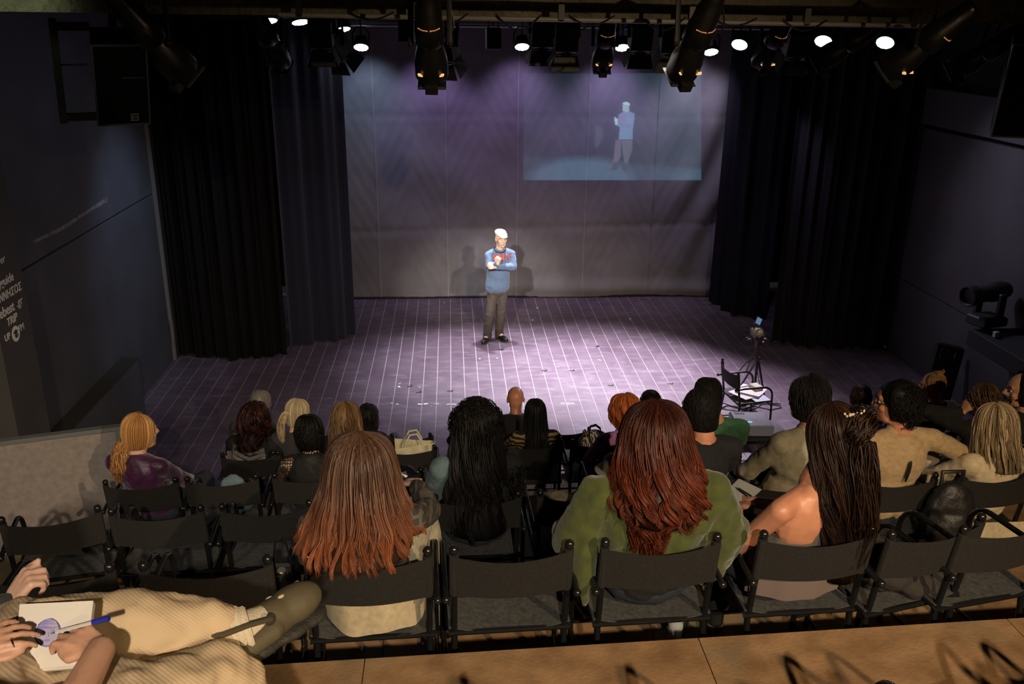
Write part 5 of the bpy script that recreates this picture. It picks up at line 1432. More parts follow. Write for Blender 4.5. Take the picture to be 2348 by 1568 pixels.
g.grid(lambda s, t: (sx_ - 0.21 + 0.42 * s, d['P'][1] - 0.17 - 0.02 * math.sin(9 * s) * t - 0.03 * t, RZ['D'] + 0.50 - 0.20 * t - 0.04 * math.sin(3.1 * s) * t), 16, 8, 0.006)
g.build('skirt_tail', CREAM, d['root'], True, d['root'].location)

# row E
kE = at_y(965, 1160, 3.42)
d = seated('person with very long copper tipped hair in a dark plaid shirt', 828, 1062, 'E', PLAID, SKIN_PALE, 1.0, yaw=4, xs=xpx('E', 845), legs=PTRS,
           arms={('leg', 1): {'knee': tuple(kE), 'ankle': (kE[0] + 0.10, kE[1] + 0.02, RZ['E'] + 0.09)}, 1: {'wrist': tuple(at_y(955, 1112, 3.5)), 'pole': (1, -.3, -.6)}}, bulk=1.1)
COP = [(0, .006, .126, -.008), (.07, .062, .116, -.010), (.15, .102, .082, -.012), (.25, .120, .01, -.014), (.36, .134, -.08, -.03), (.55, .165, -.145, -.08), (.8, .205, -.205, -.115), (1, .215, -.255, -.120)]
hair_on(d, COP, 3200, HCOP, 33, width=0.0036, wave=0.010, freq=2.0, lenv=0.42, th=114, K=20, base=0.84, layer=(0.80, 1.08), clump=120)
MB().box(tuple(d['H'] + np.array(d['M'] @ Vector((-0.062, -0.072, 0.062)))), (0.06, 0.02, 0.028), 0.6, None, 0.006).build('hair_clip', mat('grey_clip', (0.28, 0.26, 0.24), 0.35), d['root'], True, d['root'].location)
g = MB()
g.grid(lambda s, t: (d['P'][0] + (0.20 - 0.01 * t) * math.sin(1.55 * (2 * s - 1)), d['P'][1] + 0.02 - (0.165 + 0.012 * t + 0.006 * math.sin(24 * s)) * math.cos(1.5 * (2 * s - 1)), d['P'][2] + 0.03 - 0.13 * t + 0.012 * math.sin(13 * s) * t), 30, 6, 0.008)
g.build('waistband', CL('cream_gathered_waist', (0.46, 0.38, 0.24)), d['root'], True, d['root'].location)

d = seated('person with long deep red hair under a wide moss green knit cape', 1502, 990, 'E', BLKCLOTH, SKIN_PALE, 1.02, yaw=2, bulk=1.22, topname='jumper', disp=((0.07, 0.03),))
sL, sR = d['sh'][-1], d['sh'][1]; N3 = d['N']
Bc = Blob()
for s, sh_ in ((-1, sL), (1, sR)):
    el_ = sh_ + V3(0.10 * s, 0.03, -0.22)
    Bc.limb((N3 - Z3 * 0.055 + rt * 0.05 * s, 0.06), (sh_ + V3(0.02 * s, 0, -0.01), 0.085), (el_, 0.10), (sh_ + V3(0.03 * s, 0.0, -0.36), 0.07))
    Bc.mass((sh_ + d['C']) / 2 - Z3 * 0.05, (0.13, 0.12, 0.17))
Bc.mass(d['C'], (0.19, 0.118, 0.19)).mass(d['C'] - Z3 * 0.10, (0.23, 0.115, 0.13))
Bc.limb((sL + V3(-0.06, -0.02, -0.14), 0.065), (sL + V3(-0.075, -0.07, -0.33), 0.036), (sL + V3(-0.07, -0.09, -0.44), 0.016))
Bc.build('cape', GCAPE, d['root'], 0.013, 4, None, ((0.07, 0.034),))
RD = [(0, .006, .126, -.008), (.07, .055, .117, -.010), (.15, .100, .085, -.012), (.25, .118, .01, -.014), (.36, .130, -.06, -.03), (.55, .155, -.13, -.075), (.75, .165, -.19, -.105), (1, .150, -.25, -.120)]
tr_ = []
for k, (x0_, x1_, zl_) in enumerate(((-0.085, -0.06, -0.50), (-0.045, -0.025, -0.56), (-0.10, -0.11, -0.42), (0.02, 0.0, -0.40), (0.09, 0.10, -0.34))):
    tr_.append(tail([d['H'] + V3(x0_ * .9, -.13, -.12), d['H'] + V3(x0_ - .015, -.185, -.24), d['H'] + V3(x1_ + .015, -.205, zl_ * .7), d['H'] + V3(x1_, -.205, zl_)], (0.026, 0.034, 0.028, 0.010), 130, 40 + k, 0.004, 0.014, 2.5, 0.25))
hair_on(d, RD, 2800, HRED, 34, width=0.0036, wave=0.020, freq=2.6, lenv=0.5, th=116, K=22, clump=90, base=0.88, layer=(0.84, 1.06), extra=tr_)

pw = at_y(1690, 1165, 3.36)
d = seated('person with bare orange lit shoulders, grey tank top and half clipped dark hair', 1903, 992, 'E', GREYT, SKIN_RED, 1.0, yaw=10, byaw=-26, sleeve='tank', xs=xpx('E', 1845), noff=(-0.09, 0.0, -0.045), bulk=1.2, legs=DARKJEANS, topname='tank_top',
           arms={-1: {'wrist': tuple(pw), 'pole': (-.7, -.8, -1), 'fd': (0.55, 0.75, -.1), 'nrm': (-.4, 0, 1), 'curl': (35, 45, 30)},
                 1: {'wrist': tuple(at_y(1722, 1150, 3.46)), 'pole': (.8, .2, -.8), 'fd': (-.75, .5, -.1), 'nrm': (0, -.2, 1), 'curl': (40, 45, 30), 'thumb': 0.8}}, vox=0.0075, roll=-6, dy=0.20)
CLP = [(0, .006, .128, -.008), (.08, .052, .119, -.010), (.17, .086, .085, -.014), (.28, .100, .01, -.022), (.38, .108, -.08, -.045), (.55, .104, -.22, -.085), (.8, .088, -.40, -.125), (1, .070, -.56, -.13)]
hk = d['H'] + np.array(d['M'] @ Vector((0.03, -0.085, 0.055)))
hair_on(d, CLP, 2600, HDB, 35, width=0.0036, wave=0.016, freq=3.0, lenv=0.45, th=112, K=22, clump=80, base=0.88, extra=[tail([hk + V3(0.045, .03, .03), hk + V3(0.03, -.035, .03), hk + V3(-0.01, -.055, -.02), hk + V3(0.01, -.05, -.10)], (0.05, 0.06, 0.055, 0.03), 260, 36, 0.004, 0.006), tail([hk + V3(0.01, -.05, -.05), hk + V3(0.02, -.09, -.2), hk + V3(0.03, -.13, -.38), hk + V3(0.03, -.15, -.56)], (0.06, 0.075, 0.07, 0.02), 520, 37, 0.0038, 0.009, 1.7, 0.5)])
g = MB(); rb_ = random.Random(6)
for k in range(22):
    q_ = hk + np.array(d['M'] @ Vector((-0.045 + 0.09 * k / 21, -0.02 + rb_.uniform(-.008, .008) - 0.02 * math.sin(3.1 * k / 21), 0.062 + rb_.uniform(-.007, .007)))); g.ball(tuple(q_), 0.006, 8)
g.build('beaded_clip', mat('pearl_beads', (0.55, 0.44, 0.30), 0.25), d['root'], True, d['root'].location)
g = MB()
g.grid(lambda s, t: (d['P'][0] - 0.19 + 0.38 * s, d['P'][1] - 0.165 + 0.05 * (2 * s - 1) ** 2 - 0.004 * math.sin(20 * s), d['P'][2] + 0.07 - 0.10 * t - 0.02 * math.sin(3.1 * s)), 20, 5, 0.008)
g.build('top_hem', mat('mauve_grey_hem', (0.15, 0.11, 0.10), 0.85), d['root'], True, d['root'].location)
CLIPW = d

# chairs under the seated
for row, us in (('A', ((600, 'front row chair under the grey haired person'), (848, 'front row chair under the long black hair'), (1093, 'front row chair under the middle parted brown hair'), (1182 + 20, 'front row chair under the bald person'), (1491, 'front row chair under the dark tight curls'), (1972, 'front row chair under the half hidden dark head'))),
                ('B', ((575, 'chair under the person with the grey scarf'), (690, 'chair under the pale blonde ponytail'), (800, 'chair under the wavy golden brown hair'), (1227, 'chair under the tiger striped blouse'), (2137, 'chair under the person with the hair bun'))),
                ('C', ((325, 'chair under the purple velvet top, next to the parapet'), (708, 'chair under the black fishnet top'), (1440, 'chair under the lilac top'), (1622, 'chair under the green t-shirt'), (2250, 'chair under the person resting a hand on the cheek'), (2342 + 60, 'chair under the bearded person at the right edge'))),
                ('D', ((1092, 'chair under the big black curls'), (1602, 'chair under the black t-shirt'), (1815, 'chair under the olive grey linen shirt'), (2052, 'chair under the beige shirt'), (2276, 'chair under the cream scoop back top'))),
                ('E', ((845, 'chair under the copper tipped hair, behind the clog'), (1512, 'chair under the moss green cape'), (1868, 'chair under the bare shouldered person')))):
    for u_, l_ in us: chair(row, xpx(row, u_), l_)
# ------------------------------------------------------------------ the speaker on stage
MY = 12.95
Q = lambda u, v, dy=0.0: at_y(u, v, MY + dy)
root = thing('person', tuple(at_z(1132, 779, 0.0)), 'person standing on stage in a white flat cap, blue printed jumper and brown trousers', 'person')
M = headM(160, -6, 3); H = Q(1149, 547); fw = unit(V3(0.16, -1, 0)); rt = V3(-fw[1] * -1, 0, 0); rt = unit(np.cross(fw, V3(0, 0, 1)))
N_ = Q(1146, 567, 0.03); B = Blob(); Pf = add_head(B, H, M, 1.06, N_)
Cc = Q(1147, 596, 0.04); Wc = Q(1143, 628, 0.03); Pv = Q(1140, 655, 0.03); SM = spinM(fw, N_ - Pv)
shA, shB = Q(1121, 584, 0.02), Q(1173, 582, 0.05)
elA, elB = Q(1121, 610, -0.05), Q(1177, 612, -0.02)
wrA, wrB = Q(1141, 605, -0.25), Q(1136, 612, -0.22)
hA, hB = Q(1130, 661, 0.03), Q(1152, 661, 0.05)
kA, kB = Q(1123, 718, -0.03), Q(1149, 716, 0.06)
aA, aB = Q(1117, 768, 0.0), Q(1144, 763, 0.10)
gA, gB = at_z(1112, 782, 0.03), at_z(1156, 778, 0.03)
B.limb((N_, 0.055), (Cc + Z3 * 0.08, 0.07)).mass(Cc, (0.15, 0.095, 0.19), SM).mass(Wc, (0.135, 0.10, 0.15), SM).mass(Pv, (0.122, 0.082, 0.10), SM)
for sh_, e_, w_ in ((shA, elA, wrA), (shB, elB, wrB)): B.limb((N_ - Z3 * 0.03, 0.045), (sh_, 0.055), (e_, 0.04), (w_, 0.028))
for h_, k_, a_, g_ in ((hA, kA, aA, gA), (hB, kB, aB, gB)): B.limb((Pv * 0.5 + h_ * 0.5, 0.06), (h_ - Z3 * 0.09, 0.066), (k_, 0.054), (a_, 0.04), (g_, 0.03))
add_hand(B, wrA, (0.10, -0.15, 0.75), (-0.35, -1, 0.15), 1, (70, 85, 50), 1.05, 0.9)
add_hand(B, wrB, (-1, -0.05, 0.05), (0.0, -1, 0.3), -1, (30, 40, 25), 1.0, 0.3)
B.build('body', SKIN_PALE, root, 0.0065, 2, 0.5)
eyes(root, Pf, 1.0)
MB().tube([Pf(-0.022, 0.0875, -0.058), Pf(0, 0.0915, -0.060), Pf(0.022, 0.0875, -0.058)], 0.003, 6).build('mouth', mat('lip', (0.25, 0.08, 0.06), 0.5), root, True, root.location)
finish_hair('beard', [curls(H, M, 420, 51, rx=(0.058, 0.068, 0.040), c0=(0, 0.022, -0.070), low=-1, front=2, r0=0.003, wid=0.003, ln=0.008)], hair_mat('beard_white', (0.30, 0.28, 0.26), (0.55, 0.53, 0.50), (0.8, 0.78, 0.75)), root)
CAPM = mat('white_cap_wool', (0.74, 0.73, 0.66), 0.85, bump=(200, 0.4))
hm = lambda x, y, z: np.array(M @ Vector((x, y, z))) + H
Blob().mass(hm(0, -0.022, 0.094), (0.086, 0.102, 0.031), M @ Matrix.Rotation(-0.10, 3, 'X')).mass(hm(0, 0.050, 0.078), (0.078, 0.062, 0.020), M @ Matrix.Rotation(-0.22, 3, 'X')).mass(hm(0, -0.016, 0.068), (0.084, 0.102, 0.022), M).build('flat_cap', CAPM, root, 0.008, 2)
Blob().mass(hm(0, 0.106, 0.062), (0.062, 0.036, 0.009), M @ Matrix.Rotation(-0.30, 3, 'X')).build('cap_peak', CAPM, root, 0.006, 1)
JUMP = mat('blue_marl_jumper', (0.085, 0.135, 0.23), 0.85, noise=(130, 0.25), bump=(160, 0.25), sheen=0.2)
G = Blob(); G.mass(Cc, (0.165, 0.114, 0.20), SM).mass(Wc + fw * 0.005, (0.165, 0.122, 0.22), SM).mass(Pv + Z3 * 0.015, (0.186, 0.144, 0.13), SM)
for s in (-1, 1): G.limb((Cc + rt * 0.06 * s, 0.10), (Pv + rt * 0.075 * s - Z3 * 0.01, 0.110))
for s, sh_, e_, w_ in ((1, shA, elA, wrA), (-1, shB, elB, wrB)):
    G.limb((N_ - Z3 * 0.032 + (sh_ - N_) * 0.22, 0.060), (sh_, 0.062), (e_, 0.056), (w_ * 0.92 + e_ * 0.08, 0.040))
G.build('jumper', JUMP, root, 0.010, 2, None, ((0.07, 0.014), (0.025, 0.005)))
g = MB(); nk = N_ - Z3 * 0.038 + fw * 0.015
g.tube([nk + V3(0, 0, 0.012) + 0.080 * (math.cos(a) * rt * 1.05 + math.sin(a) * fw * 0.95) + Z3 * (-0.03 * math.sin(a)) for a in np.linspace(0, 6.283, 22)], 0.011, 8, flat=(1.3, 0.7)); g.build('neck_band', mat('navy_rib', (0.03, 0.04, 0.08), 0.85), root, True, root.location)
REDP = mat('red_print', (0.62, 0.06, 0.035), 0.7, noise=(60, 0.45))
for ch, ox, sc_, oz in (('I', 0.128, 0.15, -0.03), ('N', 0.070, 0.135, -0.01), (':', -0.048, 0.15, -0.01), ('I', -0.094, 0.135, -0.005)):
    th_ = ox / 0.20; c = Cc + Z3 * (0.045 + oz) + rt * ox + fw * (0.128 * math.cos(th_ * 1.25) + 0.006)
    X = -(rt * math.cos(th_) + fw * -math.sin(th_) * 0.9)
    up = unit(Z3 + fw * -0.25 * -1 * -1)
    mw = frame(tuple(c - np.array(root.location)), X, unit(Z3 - fw * 0.18))
    text('chest_print', ch, sc_, REDP, root, mw, 0.003, 0.0, 'LEFT', 0.004)
BROWN = mat('brown_trousers', (0.055, 0.043, 0.037), 0.8, noise=(90, 0.15), bump=(140, 0.2))
G = Blob(); G.mass(Pv - Z3 * 0.09, (0.146, 0.100, 0.085), SM)
for h_, k_, a_ in ((hA, kA, aA), (hB, kB, aB)): G.limb((h_ - Z3 * 0.085, 0.086), (k_, 0.076), (k_ * 0.4 + a_ * 0.6, 0.070), (a_ - Z3 * 0.035, 0.068))
G.build('trousers', BROWN, root, 0.011, 2, None, ((0.05, 0.016),))
for a_, g_ in ((aA, gA), (aB, gB)):
    hl = V3(a_[0], a_[1], 0.035); t_ = V3(g_[0], g_[1], 0.035)
    if np.linalg.norm(t_ - hl) < 0.12: t_ = hl + unit(t_ - hl) * 0.14
    t_ = t_ + unit(t_ - hl) * 0.05
    Blob().limb((hl, 0.046), (hl * 0.4 + t_ * 0.6, 0.049), (t_, 0.042)).limb((hl + Z3 * 0.07, 0.050), (hl, 0.047)).build('shoe', SHOEM, root, 0.009, 2)
    MB().tube([hl - unit(t_ - hl) * 0.035 - Z3 * 0.027, t_ + unit(t_ - hl) * 0.035 - Z3 * 0.027], 0.042, 10, flat=(0.22, 1)).build('sole', mat('shoe_sole', (0.10, 0.09, 0.08), 0.7), root, True, root.location)

# ------------------------------------------------------------------ the drawing person and the neighbour
def px_of(p):
    d = np.array(p) - EYE; z = d @ AF; return 1174 + FPX * (d @ AX) / z, 784 - FPX * (d @ AU) / z


SKC = mat('beige_rib_skirt', (0.50, 0.37, 0.22), 0.85, bump=(40, 0.2)); nt, N, L, b_ = nodes_of(SKC)
tc_ = N.new('ShaderNodeTexCoord'); w_ = N.new('ShaderNodeTexWave'); w_.bands_direction = 'DIAGONAL'; w_.inputs['Scale'].default_value = 62; w_.inputs['Distortion'].default_value = 1.2
L.new(tc_.outputs['Object'], w_.inputs[0]); bp_ = [n for n in N if n.type == 'BUMP'][0]; L.new(w_.outputs['Fac'], bp_.inputs['Height']); bp_.inputs['Strength'].default_value = 0.11
hd = V3(-0.87, 0.95, 4.03); uu_, vv_ = px_of(hd)
lk, la = V3(-0.87, 1.56, 3.50), V3(-0.485, 1.66, 3.39)
rk, ra = V3(-0.50, 1.50, 3.36), V3(-0.47, 1.56, 3.03)
wR, wL = at_y(232, 1490, 1.36), at_y(-88, 1496, 1.34)
d = seated('person in a beige ribbed skirt drawing on a white pad, lower left corner', uu_, vv_, 'E', BLKCLOTH, SKIN, 0.97, fz=2.94, yb=0.93, dy=0.10, xs=-0.80, sleeve='short', legs=SKC, shoes=False, vox=0.0045,
           arms={1: {'wrist': tuple(wR), 'pole': (1, -.3, -1), 'fd': (-.80, .46, .16), 'nrm': (.30, -.30, .9), 'curl': (16, 44, 34), 'thumb': 0.8, 'ts': 1, 'size': 0.80, 'spread': 0.16},
                 -1: {'wrist': tuple(wL), 'pole': (-1, -.2, -.6), 'fd': (.80, .52, .12), 'nrm': (-.15, -.40, .85), 'curl': (6, 24, 18), 'thumb': 0.3, 'ts': -1, 'size': 0.80, 'spread': 0.2},
                 ('leg', -1): {'knee': tuple(lk), 'ankle': tuple(la), 'toe': tuple(la + unit(at_y(690, 1350, 1.82) - la) * 0.10 + unit(V3(0.55, 0.30, -0.80)) * 0.048)}, ('leg', 1): {'knee': tuple(rk), 'ankle': tuple(ra)}}, topname='top', noleg=False)
hair_on(d, 'mid', 200, HBR, 61, width=0.007)
root = d['root']
G = Blob(); sh_end = lk * 0.10 + la * 0.90
G.limb((d['P'], 0.15), (lk - V3(0.0, 0.03, 0.02), 0.088), (lk * 0.5 + la * 0.5 - Z3 * 0.005, 0.083), (sh_end, 0.064)).limb((d['P'], 0.15), (rk, 0.10), (rk * .4 + ra * .6, 0.13))
G.limb((lk * .6 + la * .4 - V3(0, 0.06, 0.06), 0.07), (rk + V3(-.12, -.05, .0), 0.10)).limb((lk * .25 + la * .75 - Z3 * 0.05, 0.07), (rk + V3(0.02, 0.02, -.02), 0.09), (rk + V3(0.02, 0.03, -.20), 0.10))
G.mass(d['P'] * .4 + rk * .6 + V3(-.05, 0, 0.02), (0.16, 0.16, 0.10))
G.build('skirt', SKC, root, 0.011, 3, None, ((0.10, 0.03), (0.04, 0.012)))
for o in list(root.children):
    if o.name.startswith('trousers'): REM.remove(o); bpy.data.objects.remove(o)
fd_ = unit(at_y(690, 1350, 1.82) - la); up_ = unit(V3(-0.55, -0.35, 0.75)); up_ = unit(up_ - fd_ * (up_ @ fd_)); sd_ = np.cross(fd_, up_)
MF = Matrix((tuple(sd_), tuple(fd_), tuple(up_))).transposed()
fp = lambda s, f, u: la + sd_ * s + fd_ * f + up_ * u
SOCK = mat('cream_rib_sock', (0.52, 0.44, 0.31), 0.9, bump=(160, 0.3))
g = MB()
sdir = unit(la - lk)
for k in range(7): c_ = la - sdir * (0.062 - 0.015 * k); g.tube([c_ + 0.047 * (math.cos(a) * up_ + math.sin(a) * np.cross(sdir, up_)) for a in np.linspace(0, 6.283, 19)], 0.009, 7)
g.build('sock_cuff', SOCK, root, True, root.location)
Blob().limb((la - sdir * 0.05, 0.042), (la + fd_ * 0.01 - up_ * 0.01, 0.044), (fp(0, 0.09, -0.02), 0.036), (fp(0, 0.17, -0.035), 0.030)).build('sock', SOCK, root, 0.009, 2)
CLOG = mat('olive_grey_foam', (0.085, 0.070, 0.038), 0.6, bump=(120, 0.1))
cl = Blob(); cl.mass(fp(0, 0.165, -0.022), (0.053, 0.085, 0.045), MF).mass(fp(0, 0.10, -0.025), (0.050, 0.07, 0.045), MF).limb((fp(-0.035, 0.07, -0.035), 0.026), (fp(-0.034, -0.04, -0.045), 0.022), (fp(0, -0.062, -0.045), 0.022), (fp(0.034, -0.04, -0.045), 0.022), (fp(0.035, 0.07, -0.035), 0.026)); cl.build('clog_upper', CLOG, root, 0.008, 2)
so = Blob()
for f_, r_x, r_y in ((-0.03, 0.044, 0.05), (0.05, 0.042, 0.06), (0.13, 0.052, 0.07), (0.19, 0.048, 0.06)): so.mass(fp(0, f_, -0.072), (r_x, r_y, 0.020), MF)
so.build('clog_sole', mat('dark_foam_sole', (0.022, 0.020, 0.014), 0.7, bump=(120, 0.5)), root, 0.008, 1)
g = MB(); g.tube([fp(-0.052, 0.055, 0.0), fp(-0.055, 0.0, 0.015), fp(-0.04, -0.055, 0.02), fp(0, -0.075, 0.022), fp(0.04, -0.055, 0.02), fp(0.055, 0.0, 0.015), fp(0.052, 0.055, 0.0)], 0.013, 8, flat=(0.5, 1.1)); g.build('heel_strap', CLOG, root, True, root.location)
g = MB()
for s in (-1, 1): g.lathe([(0.0, 0.006), (0.012, 0.005), (0.014, 0)], 12, tuple(fp(0.056 * s, 0.055, 0.0)), MF @ Matrix.Rotation(math.pi / 2 * s, 3, 'Y'))
g.build('strap_rivet', mat('dark_rivet', (0.03, 0.028, 0.02), 0.4), root, True, root.location)
g = MB()
for a_, f_ in ((-1.15, 0.135), (-1.15, 0.19), (-0.4, 0.12), (-0.4, 0.165), (0.3, 0.13), (0.3, 0.18), (-0.75, 0.215)):
    nrm = sd_ * math.sin(a_) + up_ * math.cos(a_); c_ = fp(0.052 * math.sin(a_), f_, -0.022 + 0.044 * math.cos(a_)); c_ = c_ - nrm * 0.002 * (1 + 6 * max(0, f_ - .18))
    g.ball(tuple(c_ - nrm * 0.003), (0.006, 0.010, 0.004), 10, MF @ Matrix.Rotation(a_, 3, 'Y'))
g.build('vent_hole', mat('vent_cream', (0.45, 0.38, 0.24), 0.8), root, True, root.location)
RING = mat('silver_ring', (0.7, 0.66, 0.55), 0.25, 1.0)
xL = unit(V3(.80, .52, .12)); nL = V3(-.15, -.40, .85); nL = unit(nL - xL * (nL @ xL)); sL_ = -np.cross(nL, xL); wL_ = d['wr'][-1]
g = MB(); c_ = wL_ + xL * 0.082 * 0.776 + sL_ * 0.031 * 0.776 + unit(xL + sL_ * 0.3) * 0.012 - nL * 0.001
g.tube([c_ + 0.0088 * (math.cos(a) * sL_ + math.sin(a) * nL) for a in np.linspace(0, 6.283, 16)], 0.0014, 6)
g.build('finger_ring', RING, root, True, root.location)

# drawing pad and pen
pq = [at_y(45, 1385, 1.50), at_y(214, 1377, 1.50), at_y(196, 1523, 1.37), at_y(32, 1537, 1.37)]
cpad = sum(pq) / 4; pad = thing('sketch_pad', cpad, 'white sketch pad with a blue pen portrait on the beige skirt', 'sketch pad')
nx = unit(pq[1] - pq[0]); ny = unit((pq[0] + pq[1]) / 2 - (pq[2] + pq[3]) / 2); nz = unit(np.cross(nx, ny))
g = MB(); top_ = [p_ - cpad for p_ in pq]; bot = [p_ - nz * 0.010 for p_ in top_]
g.add(bot[::-1] + top_[::-1], [(3, 2, 1, 0), (4, 5, 6, 7), (0, 1, 5, 4), (1, 2, 6, 5), (2, 3, 7, 6), (3, 0, 4, 7)]); g.build('pages', mat('sketch_paper', (0.80, 0.74, 0.64), 0.7), pad, False)
g = MB(); b2 = [p_ * 1.012 - nz * 0.013 for p_ in top_]; b3 = [p_ * 1.012 - nz * 0.0105 for p_ in top_]
g.add(b2[::-1] + b3[::-1], [(3, 2, 1, 0), (4, 5, 6, 7), (0, 1, 5, 4), (1, 2, 6, 5), (2, 3, 7, 6), (3, 0, 4, 7)]); g.build('back_cover', mat('grey_board', (0.25, 0.22, 0.19), 0.7), pad, False)
INK = mat('blue_ink', (0.16, 0.13, 0.42), 0.6); INKL = mat('pale_blue_ink', (0.48, 0.44, 0.58), 0.6)
pc = (at_y(112, 1455, 1.44) - cpad); pc = pc - nz * (pc @ nz - np.mean([p_ @ nz for p_ in top_]))
ip = lambda x, y, h=0.001: pc + nx * x + ny * y + nz * h
g = MB(); rs = random.Random(8)
W_, H_ = 0.022, 0.030
g2 = MB()
n_ = 22; ring = [ip(W_ * math.cos(a), H_ * math.sin(a), 0.0008) for a in np.linspace(0, 6.283, n_, endpoint=False)]
g2.add([ip(0, 0, 0.0008)] + ring, [(0, i + 1, (i + 1) % n_ + 1) for i in range(n_)]); g2.build('ink_shading', INKL, pad, False)
for k in range(5): g.tube([ip((W_ + rs.uniform(-.002, .002)) * math.cos(a), (H_ + rs.uniform(-.002, .002)) * math.sin(a)) for a in np.linspace(0, 6.283, 26)], 0.0004, 3)
for k in range(16):
    y_ = H_ * (0.95 - 0.055 * k); w2 = W_ * math.sqrt(max(0.02, 1 - (y_ / H_) ** 2)); 
    if y_ > H_ * 0.25: g.tube([ip(-w2, y_), ip(w2 * rs.uniform(-.2, .9), y_ + rs.uniform(-.002, .002))], 0.0005, 3)
for s in (-1, 1):
    g.tube([ip(s * 0.009 + 0.004 * math.cos(a), -0.001 + 0.0025 * math.sin(a)) for a in np.linspace(0, 6.283, 10)], 0.0006, 3); g.tube([ip(s * 0.004, 0.004), ip(s * 0.013, 0.005)], 0.0007, 3)
g.tube([ip(0.001, 0.002), ip(0.003, -0.009), ip(-0.002, -0.010)], 0.0005, 3); g.tube([ip(-0.006, -0.017), ip(0, -0.016), ip(0.006, -0.017)], 0.0008, 3); g.tube([ip(-0.004, -0.019), ip(0.004, -0.019)], 0.0005, 3)
g.build('pen_portrait', INK, pad)
pa, pb = at_y(118, 1452, 1.41), at_y(250, 1417, 1.40)
pen = thing('pen', pa, 'clear ballpoint pen with a blue cap held over the sketch pad', 'pen'); dv = pb - pa
MB().tube([(0, 0, 0), tuple(dv * 0.08)], 0, 8, True, [0.0008, 0.0032]).build('tip', mat('pen_tip', (0.5, 0.5, 0.45), 0.3, 0.8), pen)
MB().tube([tuple(dv * 0.08), tuple(dv * 0.74)], 0.0036, 6).build('barrel', mat('clear_barrel', (0.55, 0.53, 0.5), 0.15), pen)
MB().tube([tuple(dv * 0.72), tuple(dv)], 0.0052, 10).build('cap', mat('blue_cap', (0.02, 0.03, 0.30), 0.35), pen)

hd = V3(-1.62, 1.78, 3.66); uu_, vv_ = px_of(hd)
wN = at_y(22, 1385, 1.86)
d = seated('person mostly outside the left edge, only a raised loose fist showing', uu_, vv_, 'E', CHAR, SKIN_PALE, 1.0, fz=2.45, yb=1.60, dy=0.17, xs=-1.62, sleeve='long', vox=0.005,
           arms={1: {'wrist': tuple(wN), 'pole': (.2, -.6, -1), 'fd': (.55, .35, .75), 'nrm': (-.55, -.5, .6), 'curl': (55, 70, 40), 'thumb': 0.5, 'ts': 1}})
hair_on(d, 'bob', 160, HBR, 71, width=0.007)

# ------------------------------------------------------------------ belongings
d = CLIPW
nq = [at_y(1656, 1135, 3.40), at_y(1694, 1097, 3.62), at_y(1747, 1122, 3.62), at_y(1700, 1168, 3.40)]
cn = sum(nq) / 4; nb = thing('notebook', cn, 'open pale notebook in the hands of the bare shouldered person', 'notebook')
g = MB(); t_ = [p_ - cn for p_ in nq]; zz = unit(np.cross(t_[1] - t_[0], t_[3] - t_[0])); zz = zz if zz[2] > 0 else -zz
g.add([p_ - zz * 0.012 for p_ in t_] + t_, [(0, 1, 2, 3), (7, 6, 5, 4), (0, 4, 5, 1), (1, 5, 6, 2), (2, 6, 7, 3), (3, 7, 4, 0)]); g.build('pages', mat('notebook_page', (0.62, 0.58, 0.48), 0.7), nb, False)
g = MB(); g.add([p_ * 1.03 - zz * 0.017 for p_ in t_] + [p_ * 1.03 - zz * 0.0125 for p_ in t_], [(0, 1, 2, 3), (7, 6, 5, 4), (0, 4, 5, 1), (1, 5, 6, 2), (2, 6, 7, 3), (3, 7, 4, 0)]); g.build('cover', BLACK, nb, False)
a_, b_ = at_y(1688, 1122, 3.50), at_y(1722, 1143, 3.44)
pn2 = thing('pen', a_ + V3(0, 0, .012), 'dark pen lying across the open pale notebook', 'pen')
MB().tube([(0, 0, 0), tuple((b_ - a_) * 0.15)], 0, 6, True, [0.001, 0.004]).build('tip', mat('pen_tip', (0.5, 0.5, 0.45), 0.3, 0.8), pn2)
MB().tube([tuple((b_ - a_) * 0.15), tuple(b_ - a_)], 0.0045, 8).build('barrel', BLACK, pn2)

def tote(label, p, w, h, dpt, m, rz):
    t = thing('tote_bag', p, label, 'bag', None, rz); g = MB()
    g.grid(lambda s, q: (w * (0.5 + 0.06 * q) * math.copysign(min(1, abs(1.35 * math.cos(6.283 * s))), math.cos(6.283 * s)), dpt * 0.5 * (1 - 0.25 * q) * math.copysign(min(1, abs(1.35 * math.sin(6.283 * s))), math.sin(6.283 * s)) + 0.012 * math.sin(9 * q + 14 * s), h * q - 0.012 * math.sin(12.5 * s) * q), 36, 10, 0.004)
    g.box((0, 0, 0.004), (w, dpt, 0.008)); g.build('bag_body', m, t)
    for s in (-1, 1):
        MB().tube([(-0.09, s * dpt * 0.38, h * 0.75), (-0.08, s * dpt * 0.34, h * 1.05), (-0.04, s * dpt * 0.25, h * 1.28), (0.02, s * dpt * 0.25, h * 1.30), (0.06, s * dpt * 0.34, h * 1.08), (0.07, s * dpt * 0.38, h * 0.75)], 0.009, 8).build('handle', mat('cream_handle', (0.62, 0.58, 0.42), 0.6), t)
    return t


